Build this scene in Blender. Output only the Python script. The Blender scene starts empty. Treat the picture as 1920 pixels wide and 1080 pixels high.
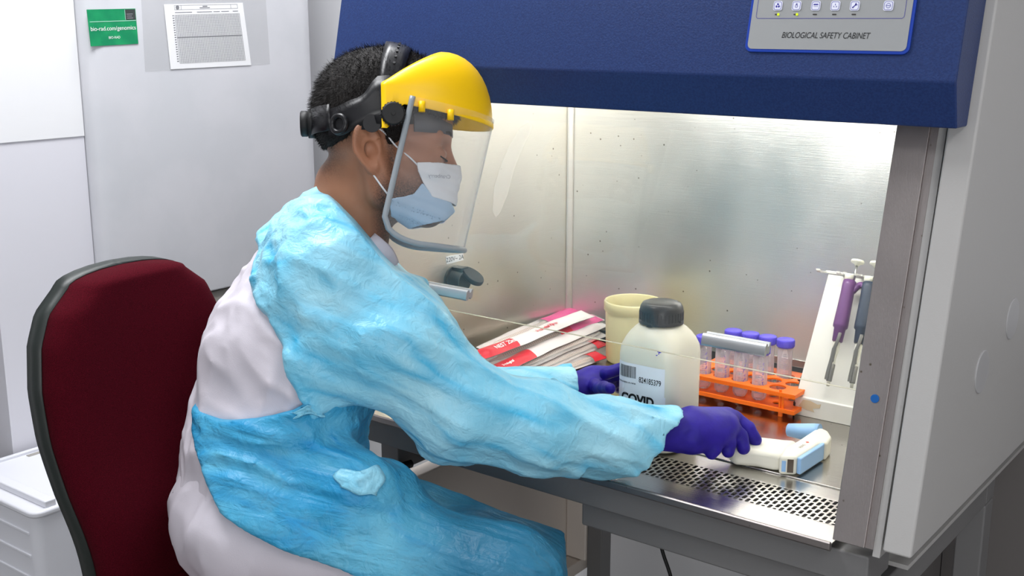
import bpy, bmesh, math, random
import numpy as np
from mathutils import Vector, Matrix, Euler

scene = bpy.context.scene
COL = scene.collection
# ------------------------------------------------------------------ camera, world, lights, exposure
CAM_LOC = (0.0, 0.0, 1.53)
CAM_F = 2180.0                       # focal length in pixels of a 1920 wide frame
CAM_PITCH = math.atan((540 - 35) / CAM_F)
CAM_YAW = math.radians(37.6)
cd = bpy.data.cameras.new('camera')
cd.sensor_width = 36.0
cd.lens = 36.0 * CAM_F / 1920.0
cd.clip_start = 0.02
cam = bpy.data.objects.new('camera', cd)
COL.objects.link(cam)
cam.location = CAM_LOC
cam.rotation_euler = (math.pi / 2 - CAM_PITCH, 0, CAM_YAW)
scene.camera = cam

w = bpy.data.worlds.new('world'); scene.world = w
w.use_nodes = True
w.node_tree.nodes['Background'].inputs[0].default_value = (0.78, 0.86, 1.0, 1)
w.node_tree.nodes['Background'].inputs[1].default_value = 0.35

def area(name, loc, rot, size, power, color=(1, 1, 1)):
    l = bpy.data.lights.new(name, 'AREA')
    l.shape = 'RECTANGLE'; l.size, l.size_y = size
    l.energy = power; l.color = color
    o = bpy.data.objects.new(name, l); COL.objects.link(o)
    o.location = loc; o.rotation_euler = rot
    return o
area('ceiling_light_far_left', (-1.80, 1.72, 2.62), (0, 0, 0), (0.4, 0.6), 18, (0.97, 0.98, 1.0))
area('ceiling_light_left', (-1.72, 1.0, 2.62), (0, 0, 0), (0.7, 0.7), 26, (0.97, 0.98, 1.0))
area('ceiling_light_middle', (-0.35, -0.4, 2.62), (0, 0, 0), (1.2, 0.6), 7, (0.97, 0.98, 1.0))
area('ceiling_light_right', (0.7, 0.6, 2.62), (0, 0, 0), (0.6, 1.2), 15, (0.97, 0.98, 1.0))
area('low_fill_light', (0.95, -1.50, 1.15), (math.radians(88), 0, math.radians(26)), (1.0, 1.3), 32, (0.98, 0.99, 1.0))  # added fill from low behind the camera, brightening under the bench
area('cabinet_lamp', (-0.98, 1.80, 1.50), (math.radians(62), 0, 0), (0.86, 0.05), 12, (1.0, 0.99, 0.95))

scene.view_settings.view_transform = 'Standard'
scene.view_settings.look = 'None'
scene.view_settings.gamma = 1.0
scene.view_settings.use_curve_mapping = False
scene.view_settings.exposure = 0.0

# ------------------------------------------------------------------ helpers: frame of the measured survey
RV = np.array([math.cos(CAM_YAW), math.sin(CAM_YAW), 0.0])
HV = np.array([-math.sin(CAM_YAW), math.cos(CAM_YAW), 0.0])
ZV = np.array([0, 0, 1.0])
FV = HV * math.cos(CAM_PITCH) - ZV * math.sin(CAM_PITCH)
UV = ZV * math.cos(CAM_PITCH) + HV * math.sin(CAM_PITCH)
CV = np.array(CAM_LOC)
def J(px, py, d):
    """survey point -> world (d = distance along the survey axis, metres)"""
    return CV + (RV * (px - 960) + UV * (540 - py) + FV * CAM_F) / CAM_F * d
def onz(px, py, z):
    r = J(px, py, 1.0) - CV
    return CV + r * (z - CV[2]) / r[2]

# ------------------------------------------------------------------ helpers: objects
def tag(o, label=None, cat=None, group=None, kind=None):
    if label: o['label'] = label
    if cat: o['category'] = cat
    if group: o['group'] = group
    if kind: o['kind'] = kind
    return o
def empty(name, loc=(0, 0, 0), rz=0.0, parent=None):
    o = bpy.data.objects.new(name, None); COL.objects.link(o)
    o.location = loc; o.rotation_euler = (0, 0, rz)
    o.empty_display_size = 0.05
    if parent: o.parent = parent
    return o
def link(name, me, mat=None, parent=None, world=False):
    """world=True: the mesh is in world coordinates although it gets a parent"""
    o = bpy.data.objects.new(name, me); COL.objects.link(o)
    if mat is not None:
        if isinstance(mat, (list, tuple)):
            for m in mat: me.materials.append(m)
        else: me.materials.append(mat)
    if parent is not None:
        o.parent = parent
        if world:
            M = Matrix.Identity(4); p = parent
            while p is not None:
                M = p.matrix_parent_inverse @ p.matrix_basis @ M if False else (p.matrix_basis @ M)
                p = p.parent
            me.transform(M.inverted())
    return o
def copy_tree(o, parent=None):
    c = o.copy(); COL.objects.link(c)
    if parent is not None: c.parent = parent
    for ch in list(o.children): copy_tree(ch, c)
    return c

class MB:
    """mesh collector"""
    def __init__(s): s.v = []; s.f = []; s.sm = []; s.mi = []
    def add(s, verts, faces, smooth=False, mi=0):
        b = len(s.v); s.v += [tuple(float(c) for c in v) for v in verts]
        for f in faces:
            s.f.append([b + i for i in f]); s.sm.append(smooth); s.mi.append(mi)
    def box(s, lo, hi, mi=0, M=None):
        x0, y0, z0 = lo; x1, y1, z1 = hi
        V = [(x0,y0,z0),(x1,y0,z0),(x1,y1,z0),(x0,y1,z0),(x0,y0,z1),(x1,y0,z1),(x1,y1,z1),(x0,y1,z1)]
        if M is not None: V = [M @ Vector(v) for v in V]
        s.add(V, [(0,3,2,1),(4,5,6,7),(0,1,5,4),(1,2,6,5),(2,3,7,6),(3,0,4,7)], False, mi)
    def prism(s, poly, axis, a, b, mi=0, smooth=False):
        """poly: 2-D outline; axis 0: (y,z) extruded in x; 1: (x,z) in y; 2: (x,y) in z"""
        n = len(poly)
        def P(p, t):
            return (t, p[0], p[1]) if axis == 0 else (p[0], t, p[1]) if axis == 1 else (p[0], p[1], t)
        V = [P(p, a) for p in poly] + [P(p, b) for p in poly]
        F = [[i, (i+1) % n, n + (i+1) % n, n + i] for i in range(n)]
        s.add(V, F, smooth, mi)
        s.add(V, [list(range(n))[::-1], [n + i for i in range(n)]], False, mi)
    def tube(s, pts, rad, n=12, closed=False, mi=0, caps=True, flat=None):
        pts = [Vector(p) for p in pts]; m = len(pts)
        rads = rad if isinstance(rad, (list, tuple)) else [rad] * m
        up = None; V = []
        for i in range(m):
            if closed: t = pts[(i+1) % m] - pts[i-1]
            else: t = pts[min(i+1, m-1)] - pts[max(i-1, 0)]
            t.normalize()
            if up is None:
                up = Vector((0,0,1)) if abs(t.z) < 0.9 else Vector((1,0,0))
            a = up - t * up.dot(t)
            if a.length < 1e-6: a = t.orthogonal()
            a.normalize(); up = a; b = t.cross(a)
            for k in range(n):
                th = 2 * math.pi * k / n
                fx = 1 if flat is None else flat
                V.append(pts[i] + a * (math.cos(th) * rads[i]) + b * (math.sin(th) * rads[i] * fx))
        F = []
        for i in range(m if closed else m - 1):
            for k in range(n):
                i2 = (i + 1) % m
                F.append((i*n + k, i*n + (k+1) % n, i2*n + (k+1) % n, i2*n + k))
        s.add(V, F, True, mi)
        if caps and not closed:
            b0 = len(s.v) - len(V)
            s.f.append([b0 + k for k in range(n)][::-1]); s.sm.append(False); s.mi.append(mi)
            s.f.append([b0 + (m-1)*n + k for k in range(n)]); s.sm.append(False); s.mi.append(mi)
    def lathe(s, prof, n=32, M=None, mi=0, smooth=True, sq=None):
        """prof: list of (r, z); M: Matrix; sq: superellipse exponent for square-ish bodies"""
        V = []; F = []; m = len(prof)
        for r, z in prof:
            for k in range(n):
                th = 2 * math.pi * k / n
                c, q = math.cos(th), math.sin(th)
                V.append((r * c, r * q, z))
        for i in range(m - 1):
            for k in range(n):
                F.append((i*n + k, i*n + (k+1) % n, (i+1)*n + (k+1) % n, (i+1)*n + k))
        if prof[0][0] > 1e-6: F.append([k for k in range(n)][::-1])
        if prof[-1][0] > 1e-6: F.append([(m-1)*n + k for k in range(n)])
        if M is not None: V = [M @ Vector(v) for v in V]
        s.add(V, F, smooth, mi)
    def grid(s, rows, mi=0, close=False):
        m = len(rows); n = len(rows[0]); V = [p for r in rows for p in r]; F = []
        for i in range(m - 1):
            for k in range(n if close else n - 1):
                k2 = (k + 1) % n
                F.append((i*n + k, i*n + k2, (i+1)*n + k2, (i+1)*n + k))
        s.add(V, F, True, mi)
    def mesh(s, name):
        me = bpy.data.meshes.new(name)
        me.from_pydata(s.v, [], s.f)
        me.polygons.foreach_set('use_smooth', s.sm)
        me.polygons.foreach_set('material_index', s.mi)
        me.update(); return me
    def build(s, name, mat, parent=None, world=False, bevel=0, seg=2, solid=0, angle=40, fix=True):
        me = s.mesh(name)
        if fix:
            bm = bmesh.new(); bm.from_mesh(me)
            bmesh.ops.remove_doubles(bm, verts=bm.verts, dist=1e-6)
            bmesh.ops.recalc_face_normals(bm, faces=bm.faces)
            bm.to_mesh(me); bm.free()
        o = link(name, me, mat, parent, world)
        if solid:
            md = o.modifiers.new('solid', 'SOLIDIFY'); md.thickness = solid; md.offset = 0
        if bevel:
            md = o.modifiers.new('bevel', 'BEVEL'); md.width = bevel; md.segments = seg
            md.limit_method = 'ANGLE'; md.angle_limit = math.radians(angle)
            me.polygons.foreach_set('use_smooth', [True] * len(me.polygons))
            md.harden_normals = True
        return o

def rrect(w, h, r, n=5, cx=0, cy=0):
    P = []
    for sx, sy, a0 in ((1,1,0),(-1,1,90),(-1,-1,180),(1,-1,270)):
        for k in range(n + 1):
            a = math.radians(a0 + 90 * k / n)
            P.append((cx + sx * (w/2 - r) + r * math.cos(a), cy + sy * (h/2 - r) + r * math.sin(a)))
    return P
def text(name, body, size, mat, parent, M, shear=0.0, depth=0.0, bold=0.0, align='CENTER', spacing=1.0, xs=1.0):
    c = bpy.data.curves.new(name, 'FONT'); c.body = body; c.size = size; c.shear = shear
    c.align_x = align; c.align_y = 'CENTER'; c.offset = bold; c.extrude = depth; c.space_character = spacing
    t = bpy.data.objects.new(name + '_tmp', c); COL.objects.link(t)
    dg = bpy.context.evaluated_depsgraph_get()
    me = bpy.data.meshes.new_from_object(t.evaluated_get(dg))
    bpy.data.objects.remove(t); bpy.data.curves.remove(c)
    me.transform(M @ Matrix.Diagonal((xs, 1, 1, 1)))
    o = link(name, me, mat, parent, True)
    return o
def frameM(o, ex, ey):
    ex = Vector(ex).normalized(); ey = Vector(ey); ey = (ey - ex * ey.dot(ex)).normalized(); ez = ex.cross(ey)
    M = Matrix.Identity(4)
    for i in range(3):
        M[i][0], M[i][1], M[i][2], M[i][3] = ex[i], ey[i], ez[i], o[i]
    return M
def TR(x, y, z): return Matrix.Translation((x, y, z))

# ------------------------------------------------------------------ materials
def srgb(r, g, b):
    f = lambda c: (c / 255 / 12.92) if c / 255 <= 0.04045 else ((c / 255 + 0.055) / 1.055) ** 2.4
    return (f(r), f(g), f(b), 1.0)
def mat(name, col, rough=0.5, metal=0.0, noise=None, bump=None, spec=0.5, var=None, coat=0, trans=0, ior=1.45,
        sss=0, emis=None, sheen=0, alpha=1.0, sssr=(0.01, 0.006, 0.004), stretch=(1, 1, 1)):
    """var=(scale, colour2, lo, hi): noise mix of two real colours; bump=(scale, strength, distance)"""
    m = bpy.data.materials.new(name); m.use_nodes = True
    nt = m.node_tree; N = nt.nodes; L = nt.links; b = N['Principled BSDF']
    b.inputs['Base Color'].default_value = col
    b.inputs['Roughness'].default_value = rough
    b.inputs['Metallic'].default_value = metal
    b.inputs['Specular IOR Level'].default_value = spec
    b.inputs['IOR'].default_value = ior
    b.inputs['Transmission Weight'].default_value = trans
    b.inputs['Coat Weight'].default_value = coat
    b.inputs['Sheen Weight'].default_value = sheen
    b.inputs['Alpha'].default_value = alpha
    if sss:
        b.inputs['Subsurface Weight'].default_value = sss
        b.inputs['Subsurface Radius'].default_value = sssr
        b.inputs['Subsurface Scale'].default_value = 1.0
    if emis:
        b.inputs['Emission Color'].default_value = emis[0]; b.inputs['Emission Strength'].default_value = emis[1]
    tc = N.new('ShaderNodeTexCoord'); mp = N.new('ShaderNodeMapping')
    mp.inputs['Scale'].default_value = stretch
    L.new(tc.outputs['Object'], mp.inputs[0])
    def noi(scale, det=4):
        n = N.new('ShaderNodeTexNoise'); n.inputs['Scale'].default_value = scale; n.inputs['Detail'].default_value = det
        L.new(mp.outputs[0], n.inputs['Vector']); return n
    if var:
        n = noi(var[0], 6); r = N.new('ShaderNodeMapRange')
        r.inputs['From Min'].default_value = var[2]; r.inputs['From Max'].default_value = var[3]
        mx = N.new('ShaderNodeMix'); mx.data_type = 'RGBA'
        mx.inputs['A'].default_value = col; mx.inputs['B'].default_value = var[1]
        L.new(n.outputs['Fac'], r.inputs['Value']); L.new(r.outputs[0], mx.inputs['Factor'])
        L.new(mx.outputs['Result'], b.inputs['Base Color'])
    if bump:
        n = noi(bump[0], 3); bp = N.new('ShaderNodeBump')
        bp.inputs['Strength'].default_value = bump[1]; bp.inputs['Distance'].default_value = bump[2]
        L.new(n.outputs['Fac'], bp.inputs['Height']); L.new(bp.outputs[0], b.inputs['Normal'])
    return m
def thin(name, tint, refl=0.06, rough=0.02, film=0.0, filmcol=(0.9, 0.9, 0.9, 1), edge_milk=0):
    """thin clear sheet: see-through with a Fresnel reflection and a little milky film"""
    m = bpy.data.materials.new(name); m.use_nodes = True
    nt = m.node_tree; N = nt.nodes; L = nt.links; N.remove(N['Principled BSDF'])
    out = N['Material Output']
    t = N.new('ShaderNodeBsdfTransparent'); t.inputs[0].default_value = tint
    g = N.new('ShaderNodeBsdfGlossy'); g.inputs['Roughness'].default_value = rough
    lw = N.new('ShaderNodeLayerWeight'); lw.inputs['Blend'].default_value = 0.5
    pw = N.new('ShaderNodeMath'); pw.operation = 'POWER'; pw.inputs[1].default_value = 5.0
    L.new(lw.outputs['Facing'], pw.inputs[0])
    f = N.new('ShaderNodeMapRange'); f.inputs['To Min'].default_value = refl; f.inputs['To Max'].default_value = 0.6
    L.new(pw.outputs[0], f.inputs['Value'])
    mx = N.new('ShaderNodeMixShader')
    L.new(f.outputs[0], mx.inputs[0]); L.new(t.outputs[0], mx.inputs[1]); L.new(g.outputs[0], mx.inputs[2])
    last = mx
    if edge_milk:
        p2 = N.new('ShaderNodeMath'); p2.operation = 'POWER'; p2.inputs[1].default_value = 3.0; L.new(lw.outputs['Facing'], p2.inputs[0])
        fm = N.new('ShaderNodeMapRange'); fm.inputs['To Min'].default_value = film; fm.inputs['To Max'].default_value = edge_milk; L.new(p2.outputs[0], fm.inputs['Value'])
    if film:
        d = N.new('ShaderNodeBsdfDiffuse'); d.inputs[0].default_value = filmcol
        m2 = N.new('ShaderNodeMixShader'); m2.inputs[0].default_value = film
        if edge_milk: L.new(fm.outputs[0], m2.inputs[0])
        L.new(mx.outputs[0], m2.inputs[1]); L.new(d.outputs[0], m2.inputs[2]); last = m2
    L.new(last.outputs[0], out.inputs[0])
    return m

def steel_mat(name, col, col2, rough, axis='X', spots=True, metal=1.0, rvar=0.1):
    """brushed, smeared stainless sheet with dark specks"""
    m = bpy.data.materials.new(name); m.use_nodes = True
    nt = m.node_tree; N = nt.nodes; L = nt.links; b = N['Principled BSDF']
    b.inputs['Metallic'].default_value = metal
    tc = N.new('ShaderNodeTexCoord')
    def noi(scale, st, det=4):
        mp = N.new('ShaderNodeMapping'); mp.inputs['Scale'].default_value = st
        L.new(tc.outputs['Object'], mp.inputs[0])
        n = N.new('ShaderNodeTexNoise'); n.inputs['Scale'].default_value = scale; n.inputs['Detail'].default_value = det
        L.new(mp.outputs[0], n.inputs['Vector']); return n
    smear = noi(3.2, (1, 1, 0.8), 5)
    st = {'X': (2, 60, 60), 'Y': (60, 2, 60), 'Z': (60, 60, 2)}[axis]
    br = noi(9, st, 3)
    mx = N.new('ShaderNodeMix'); mx.data_type = 'RGBA'
    mx.inputs['A'].default_value = col; mx.inputs['B'].default_value = col2
    r = N.new('ShaderNodeMapRange'); r.inputs['From Min'].default_value = 0.35; r.inputs['From Max'].default_value = 0.65
    L.new(smear.outputs['Fac'], r.inputs['Value']); L.new(r.outputs[0], mx.inputs['Factor'])
    last = mx.outputs['Result']
    if spots:
        v = N.new('ShaderNodeTexVoronoi'); v.inputs['Scale'].default_value = 34
        L.new(tc.outputs['Object'], v.inputs['Vector'])
        vn = noi(14, (1, 1, 1), 2)
        ad = N.new('ShaderNodeMath'); ad.operation = 'MULTIPLY_ADD'; ad.inputs[1].default_value = 0.12; 
        L.new(vn.outputs['Fac'], ad.inputs[0]); L.new(v.outputs['Distance'], ad.inputs[2])
        r2 = N.new('ShaderNodeMapRange'); r2.inputs['From Min'].default_value = 0.075; r2.inputs['From Max'].default_value = 0.135
        L.new(ad.outputs[0], r2.inputs['Value'])
        m2 = N.new('ShaderNodeMix'); m2.data_type = 'RGBA'
        m2.inputs['A'].default_value = (0.12, 0.10, 0.07, 1)
        L.new(r2.outputs[0], m2.inputs['Factor']); L.new(last, m2.inputs['B'])
        last = m2.outputs['Result']
    L.new(last, b.inputs['Base Color'])
    rr = N.new('ShaderNodeMapRange'); rr.inputs['To Min'].default_value = rough - rvar; rr.inputs['To Max'].default_value = rough + rvar
    rr.inputs['From Min'].default_value = 0.3; rr.inputs['From Max'].default_value = 0.7
    L.new(smear.outputs['Fac'], rr.inputs['Value']); L.new(rr.outputs[0], b.inputs['Roughness'])
    bp = N.new('ShaderNodeBump'); bp.inputs['Strength'].default_value = 0.12; bp.inputs['Distance'].default_value = 0.002
    L.new(br.outputs['Fac'], bp.inputs['Height']); L.new(bp.outputs[0], b.inputs['Normal'])
    return m

M_wall = mat('wall_paint', srgb(226, 226, 228), 0.7, bump=(60, 0.05, 0.002))
M_dado = mat('dado_paint', srgb(214, 213, 220), 0.65)
M_floor = mat('floor_vinyl', srgb(120, 118, 114), 0.45, var=(3, srgb(104, 102, 98), 0.4, 0.6))
M_ceil = mat('ceiling_tile', srgb(236, 236, 236), 0.8)
M_dark = mat('dark_gap', (0.012, 0.012, 0.013, 1), 0.6)
M_fridge = mat('fridge_enamel', srgb(196, 197, 202), 0.42, bump=(260, 0.06, 0.001), var=(6, srgb(202, 202, 207), 0.4, 0.6))
M_grip = mat('grip_plastic', srgb(150, 147, 140), 0.5)
M_seal = mat('door_seal', srgb(60, 60, 62), 0.7)
M_boxw = mat('box_plastic', srgb(222, 223, 230), 0.45)
M_green = mat('sticker_green', srgb(10, 128, 84), 0.35, var=(30, srgb(24, 146, 92), 0.4, 0.65))
M_greend = mat('sticker_dark', srgb(58, 62, 62), 0.4)
M_white = mat('white_ink', srgb(235, 238, 236), 0.5)
M_paleg = mat('pale_green_ink', srgb(150, 205, 180), 0.5)
M_paper = mat('paper', srgb(226, 226, 228), 0.7)
M_ink = mat('print_ink', srgb(120, 121, 126), 0.8)
M_inkd = mat('black_ink', srgb(18, 18, 20), 0.6)
M_blue = mat('cabinet_blue', srgb(32, 54, 104), 0.42, bump=(420, 0.25, 0.0015), spec=0.35, var=(300, srgb(28, 47, 95), 0.4, 0.6))
M_cabgrey = mat('cabinet_grey_enamel', srgb(176, 174, 172), 0.45, bump=(420, 0.14, 0.001))
M_apron = mat('apron_grey_enamel', srgb(118, 117, 117), 0.45, bump=(420, 0.14, 0.001))
M_panel = mat('control_panel_grey', srgb(150, 152, 153), 0.45)
M_panelblue = mat('control_panel_border', srgb(16, 58, 160), 0.35)
M_icon = mat('icon_white', srgb(226, 228, 244), 0.4)
M_iconb = mat('icon_blue', srgb(58, 52, 150), 0.4)
M_led = mat('indicator_lit', srgb(190, 210, 20), 0.4, emis=(srgb(200, 230, 30), 0.5))
M_ledoff = mat('indicator_unlit', srgb(54, 50, 48), 0.4)
M_steel_back = steel_mat('stainless_back', (0.72, 0.71, 0.68, 1), (0.80, 0.795, 0.775, 1), 0.40, 'X')
M_steel_side = steel_mat('stainless_side', (0.70, 0.665, 0.60, 1), (0.77, 0.745, 0.68, 1), 0.38, 'Y')
M_steel_post = steel_mat('stainless_post', (0.30, 0.27, 0.262, 1), (0.37, 0.335, 0.325, 1), 0.45, 'Z', rvar=0.05)
M_steel_deck = steel_mat('stainless_deck', (0.46, 0.44, 0.41, 1), (0.52, 0.50, 0.465, 1), 0.17, 'X', spots=True, rvar=0.06)
M_steel_tray = steel_mat('stainless_tray', (0.62, 0.60, 0.57, 1), (0.68, 0.66, 0.63, 1), 0.2, 'X', spots=False, rvar=0.06)
M_alu = mat('anodised_aluminium', (0.42, 0.43, 0.44, 1), 0.4, 1.0)
M_bluetab = mat('blue_cap', srgb(12, 88, 160), 0.4)
M_black = mat('black_plastic', srgb(22, 26, 30), 0.35)
M_blackr = mat('black_rubber', srgb(16, 17, 18), 0.55)
M_sash = thin('sash_glass', (0.985, 0.99, 0.985, 1), refl=0.035, film=0.01)
M_sashedge = mat('sash_edge', srgb(176, 172, 150), 0.3)
M_visor = thin('visor_sheet', (0.97, 0.972, 0.975, 1), refl=0.035, rough=0.06, film=0.06, filmcol=(0.9, 0.91, 0.92, 1), edge_milk=0.6)
# ------------------------------------------------------------------ the room
def struct(name, lo, hi, m):
    b = MB(); b.box(lo, hi); o = b.build(name, m); o['kind'] = 'structure'; return o
struct('floor', (-4.2, -1.6, -0.1), (1.6, 2.5, 0.0), M_floor)
struct('ceiling', (-4.2, -1.6, 2.7), (1.6, 2.5, 2.8), M_ceil)
struct('wall_back', (-4.2, 2.40, 0.0), (1.6, 2.50, 2.7), M_wall)
b = MB(); b.box((-0.93, 2.378, 0.0), (-0.672, 2.40, 0.93)); b.box((-0.670, 2.378, 0.0), (1.5, 2.40, 0.93))
o = b.build('trim_1', mat('shaded_wall_grey', srgb(112, 108, 106), 0.55)); o['kind'] = 'structure'  # added panel; its dark grey stands in for shade on the wall
struct('wall_right', (1.5, -1.6, 0.0), (1.6, 2.40, 2.7), M_wall)
struct('wall_front', (-4.2, -1.7, 0.0), (1.6, -1.6, 2.7), M_wall)
M_door_shade = mat('door_and_shade_grey', srgb(96, 94, 100), 0.6)
b = MB(); b.box((-2.40, 1.236, 1.277), (-2.330, 1.472, 2.7)); b.box((-2.40, 1.236, 0.0), (-2.3325, 1.472, 1.277), 1); b.box((-3.05, 1.245, 0.0), (-2.40, 1.46, 2.7), 2)  # third box, the pier body: grey holds the shade on its side
b.box((-3.05, 1.46, 0.0), (-2.95, 2.40, 2.7))
o = b.build('wall_left', [M_wall, M_dado, M_door_shade]); o['kind'] = 'structure'
struct('wall_corridor', (-4.2, -1.6, 0.0), (-4.1, 2.40, 2.7), M_door_shade)
struct('door_1', (-3.04, 0.62, 0.0), (-3.0, 1.245, 2.1), M_door_shade)
struct('wall_lintel', (-3.05, 0.62, 2.1), (-2.95, 1.245, 2.7), M_wall)
struct('wall_left_near', (-3.05, -1.6, 0.0), (-2.95, 0.62, 2.7), M_wall)

# ------------------------------------------------------------------ tall refrigerator
fr = empty('refrigerator', (-2.6, 1.81, 0))
tag(fr, 'tall pale grey refrigerator behind the seated worker', 'refrigerator')
Mr = [M_fridge]
b = MB(); b.box((-2.93, 1.478, 0.03), (-2.36, 2.14, 1.95)); b.build('body', M_fridge, fr, True, bevel=0.006)
def fdoor(z0, z1, name):
    b = MB(); b.prism(rrect(0.06, z1 - z0, 0.012, 4, -2.33, (z0+z1)/2), 1, 1.475, 2.135)
    P = []
    b = MB()
    prof = [(-2.36, 1.477), (-2.329, 1.474), (-2.318, 1.478), (-2.308, 1.487), (-2.302, 1.500), (-2.30, 1.518), (-2.30, 2.10), (-2.304, 2.122), (-2.314, 2.138), (-2.33, 2.142), (-2.36, 2.142)]
    b.prism(prof, 2, z0, z1, smooth=False)
    return b.build(name, M_fridge, fr, True, bevel=0.004)
up = fdoor(0.872, 1.95, 'upper_door')
lo = fdoor(0.10, 0.775, 'lower_door')
b = MB()
prof = [(-2.36, 0.866), (-2.318, 0.866), (-2.309, 0.850), (-2.307, 0.83), (-2.312, 0.812), (-2.325, 0.802), (-2.36, 0.80)]
b.prism(prof, 1, 1.478, 2.138, smooth=False)
b.build('grip_rail', M_grip, up, True, bevel=0.002)
b = MB(); b.box((-2.36, 1.478, 0.775), (-2.33, 2.136, 0.80)); b.build('seal', M_seal, fr, True)
b = MB(); b.box((-2.36, 1.48, 0.0), (-2.34, 2.13, 0.10)); b.build('kick_plate', M_seal, fr, True)

# notices on the refrigerator door, lying 2 mm proud of it (plane x = -2.30)
def onx(px, py, X):
    r = J(px, py, 1.0) - CV
    return CV + r * (X - CV[0]) / r[0]
def sheet(name, quad, m, parent=None, t=0.0012, X=-2.2995):
    """quad in survey pixels (tl, tr, br, bl) on the door plane"""
    P = [onx(x, y, X) for x, y in quad]
    c = sum(P) / 4
    b = MB(); V = [tuple(p) for p in P] + [(p[0] + t, p[1], p[2]) for p in P]
    b.add(V, [(0,1,2,3),(7,6,5,4),(0,4,5,1),(1,5,6,2),(2,6,7,3),(3,7,4,0)])
    if parent is None:
        o = b.build(name, m); 
        me = o.data; me.transform(TR(*[-k for k in c])); o.location = c
    else:
        o = b.build(name, m, parent, True)
    return o, P, Vector(c)
def lerpq(P, u, v):
    P = [Vector(p) for p in P]
    a = P[0].lerp(P[1], u); c = P[3].lerp(P[2], u); return a.lerp(c, v)
def patch(b, P, u0, v0, u1, v1, off):
    Q = [lerpq(P, u0, v0), lerpq(P, u1, v0), lerpq(P, u1, v1), lerpq(P, u0, v1)]
    b.add([q + Vector((off, 0, 0)) for q in Q], [(0, 1, 2, 3)])
stk, P, c = sheet('sticker', [(162, 18), (253, 16), (259, 82), (170, 87)], M_green)
tag(stk, 'green printed sticker at the upper left of the refrigerator door', 'sticker')
b = MB(); patch(b, P, 0.77, 0.02, 0.99, 0.31, 0.0016); b.build('dark_corner', M_greend, stk, True, fix=False)['label'] = 'dark grey printed corner'
b = MB(); patch(b, P, 0.03, 0.325, 0.99, 0.345, 0.0017); patch(b, P, 0.765, 0.02, 0.775, 0.31, 0.0017)
b.build('printed_line', M_paleg, stk, True, fix=False)
ex = Vector(P[1]) - Vector(P[0]); ey = Vector(P[0]) - Vector(P[3])
text('lettering', 'bio-rad.com/genomics', 0.0128, M_white, stk, frameM(lerpq(P, 0.5, 0.535) + Vector((0.0018, 0, 0)), ex, ey), bold=0.0)
text('lettering', 'BIO-RAD', 0.0075, M_white, stk, frameM(lerpq(P, 0.5, 0.79) + Vector((0.0018, 0, 0)), ex, ey))
b = MB()
for i in range(3): patch(b, P, 0.80, 0.14 + 0.055 * i, 0.93 - 0.02 * (i % 2), 0.165 + 0.055 * i, 0.0021)
b.build('small_print', M_ink, stk, True, fix=False)

slv, P, c = sheet('plastic_sleeve', [(264, -12), (497, -18), (506, 120), (272, 134)], thin('clear_sleeve', (0.99, 0.99, 0.99, 1), film=0.06, refl=0.012, rough=0.3, filmcol=(0.6, 0.6, 0.6, 1)), t=0.0006)
tag(slv, 'clear plastic sleeve taped flat on the refrigerator door around a printed form', 'plastic sleeve')
pap, P, c = sheet('printed_form', [(307, 8), (455, 5), (471, 122), (320, 130)], M_paper, t=0.0004, X=-2.2986)
tag(pap, 'white paper form with a fine printed table on the refrigerator door', 'paper form')
b = MB()
for i in range(45):
    v = 0.165 + 0.75 * i / 44
    patch(b, P, 0.115, v, 0.93, v + (0.0035 if i != 20 else 0.012), 0.0007)
for i in range(41):
    u = 0.115 + 0.815 * i / 40
    patch(b, P, u, 0.165, u + 0.0035, 0.918, 0.0007)
for (u0, u1) in ((0.12, 0.33), (0.39, 0.58), (0.6, 0.68), (0.70, 0.8), (0.85, 0.92)):
    patch(b, P, u0, 0.125, u1, 0.135, 0.0007)
patch(b, P, 0.12, 0.02, 0.92, 0.024, 0.0007); patch(b, P, 0.12, 0.085, 0.92, 0.089, 0.0007)
for u in (0.12, 0.2, 0.83, 0.918): patch(b, P, u, 0.02, u + 0.004, 0.088, 0.0007)
patch(b, P, 0.47, 0.035, 0.53, 0.05, 0.0007); patch(b, P, 0.43, 0.06, 0.56, 0.072, 0.0007)
for i in range(20):
    patch(b, P, 0.085, 0.17 + i * 0.037, 0.105, 0.185 + i * 0.037, 0.0007)
b.build('printed_table', M_ink, pap, True, fix=False)
b = MB(); cc = lerpq(P, 0.158, 0.052)
b.tube([cc + Vector((0.0007, 0, 0)), cc + Vector((0.0009, 0, 0))], 0.0048, 14); b.build('crest', M_ink, pap, True)

# ------------------------------------------------------------------ white plastic box on the floor
wb = empty('storage_box', (-2.16, 1.26, 0))
tag(wb, 'white plastic box with ridged side on the floor behind the chair', 'box')
bx = onz(62, 965, 0.60)
x1, y0 = float(bx[0]), float(bx[1]); x0 = -2.322; bw_, bd_ = x1 - x0, 0.34
b = MB(); b.prism(rrect(bw_ - 0.008, bd_ - 0.008, 0.022, 4, (x0 + x1) / 2, y0 + bd_ / 2), 2, 0.0, 0.587)
b.build('body', M_boxw, wb, True, bevel=0.004)
b = MB(); b.prism(rrect(bw_, bd_, 0.024, 5, (x0 + x1) / 2, y0 + bd_ / 2), 2, 0.585, 0.60)
b.build('lid', M_boxw, wb, True, bevel=0.006)
b = MB(); b.box((x0 + 0.01, y0 + 0.030, 0.599), (x1 - 0.008, y0 + 0.055, 0.614)); b.build('lid_rib', M_boxw, wb, True, bevel=0.003)
b = MB(); b.box((x0 + 0.004, y0 + 0.04, 0.599), (x0 + 0.016, y0 + 0.30, 0.606)); b.build('lid_rim', M_boxw, wb, True, bevel=0.002)
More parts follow.
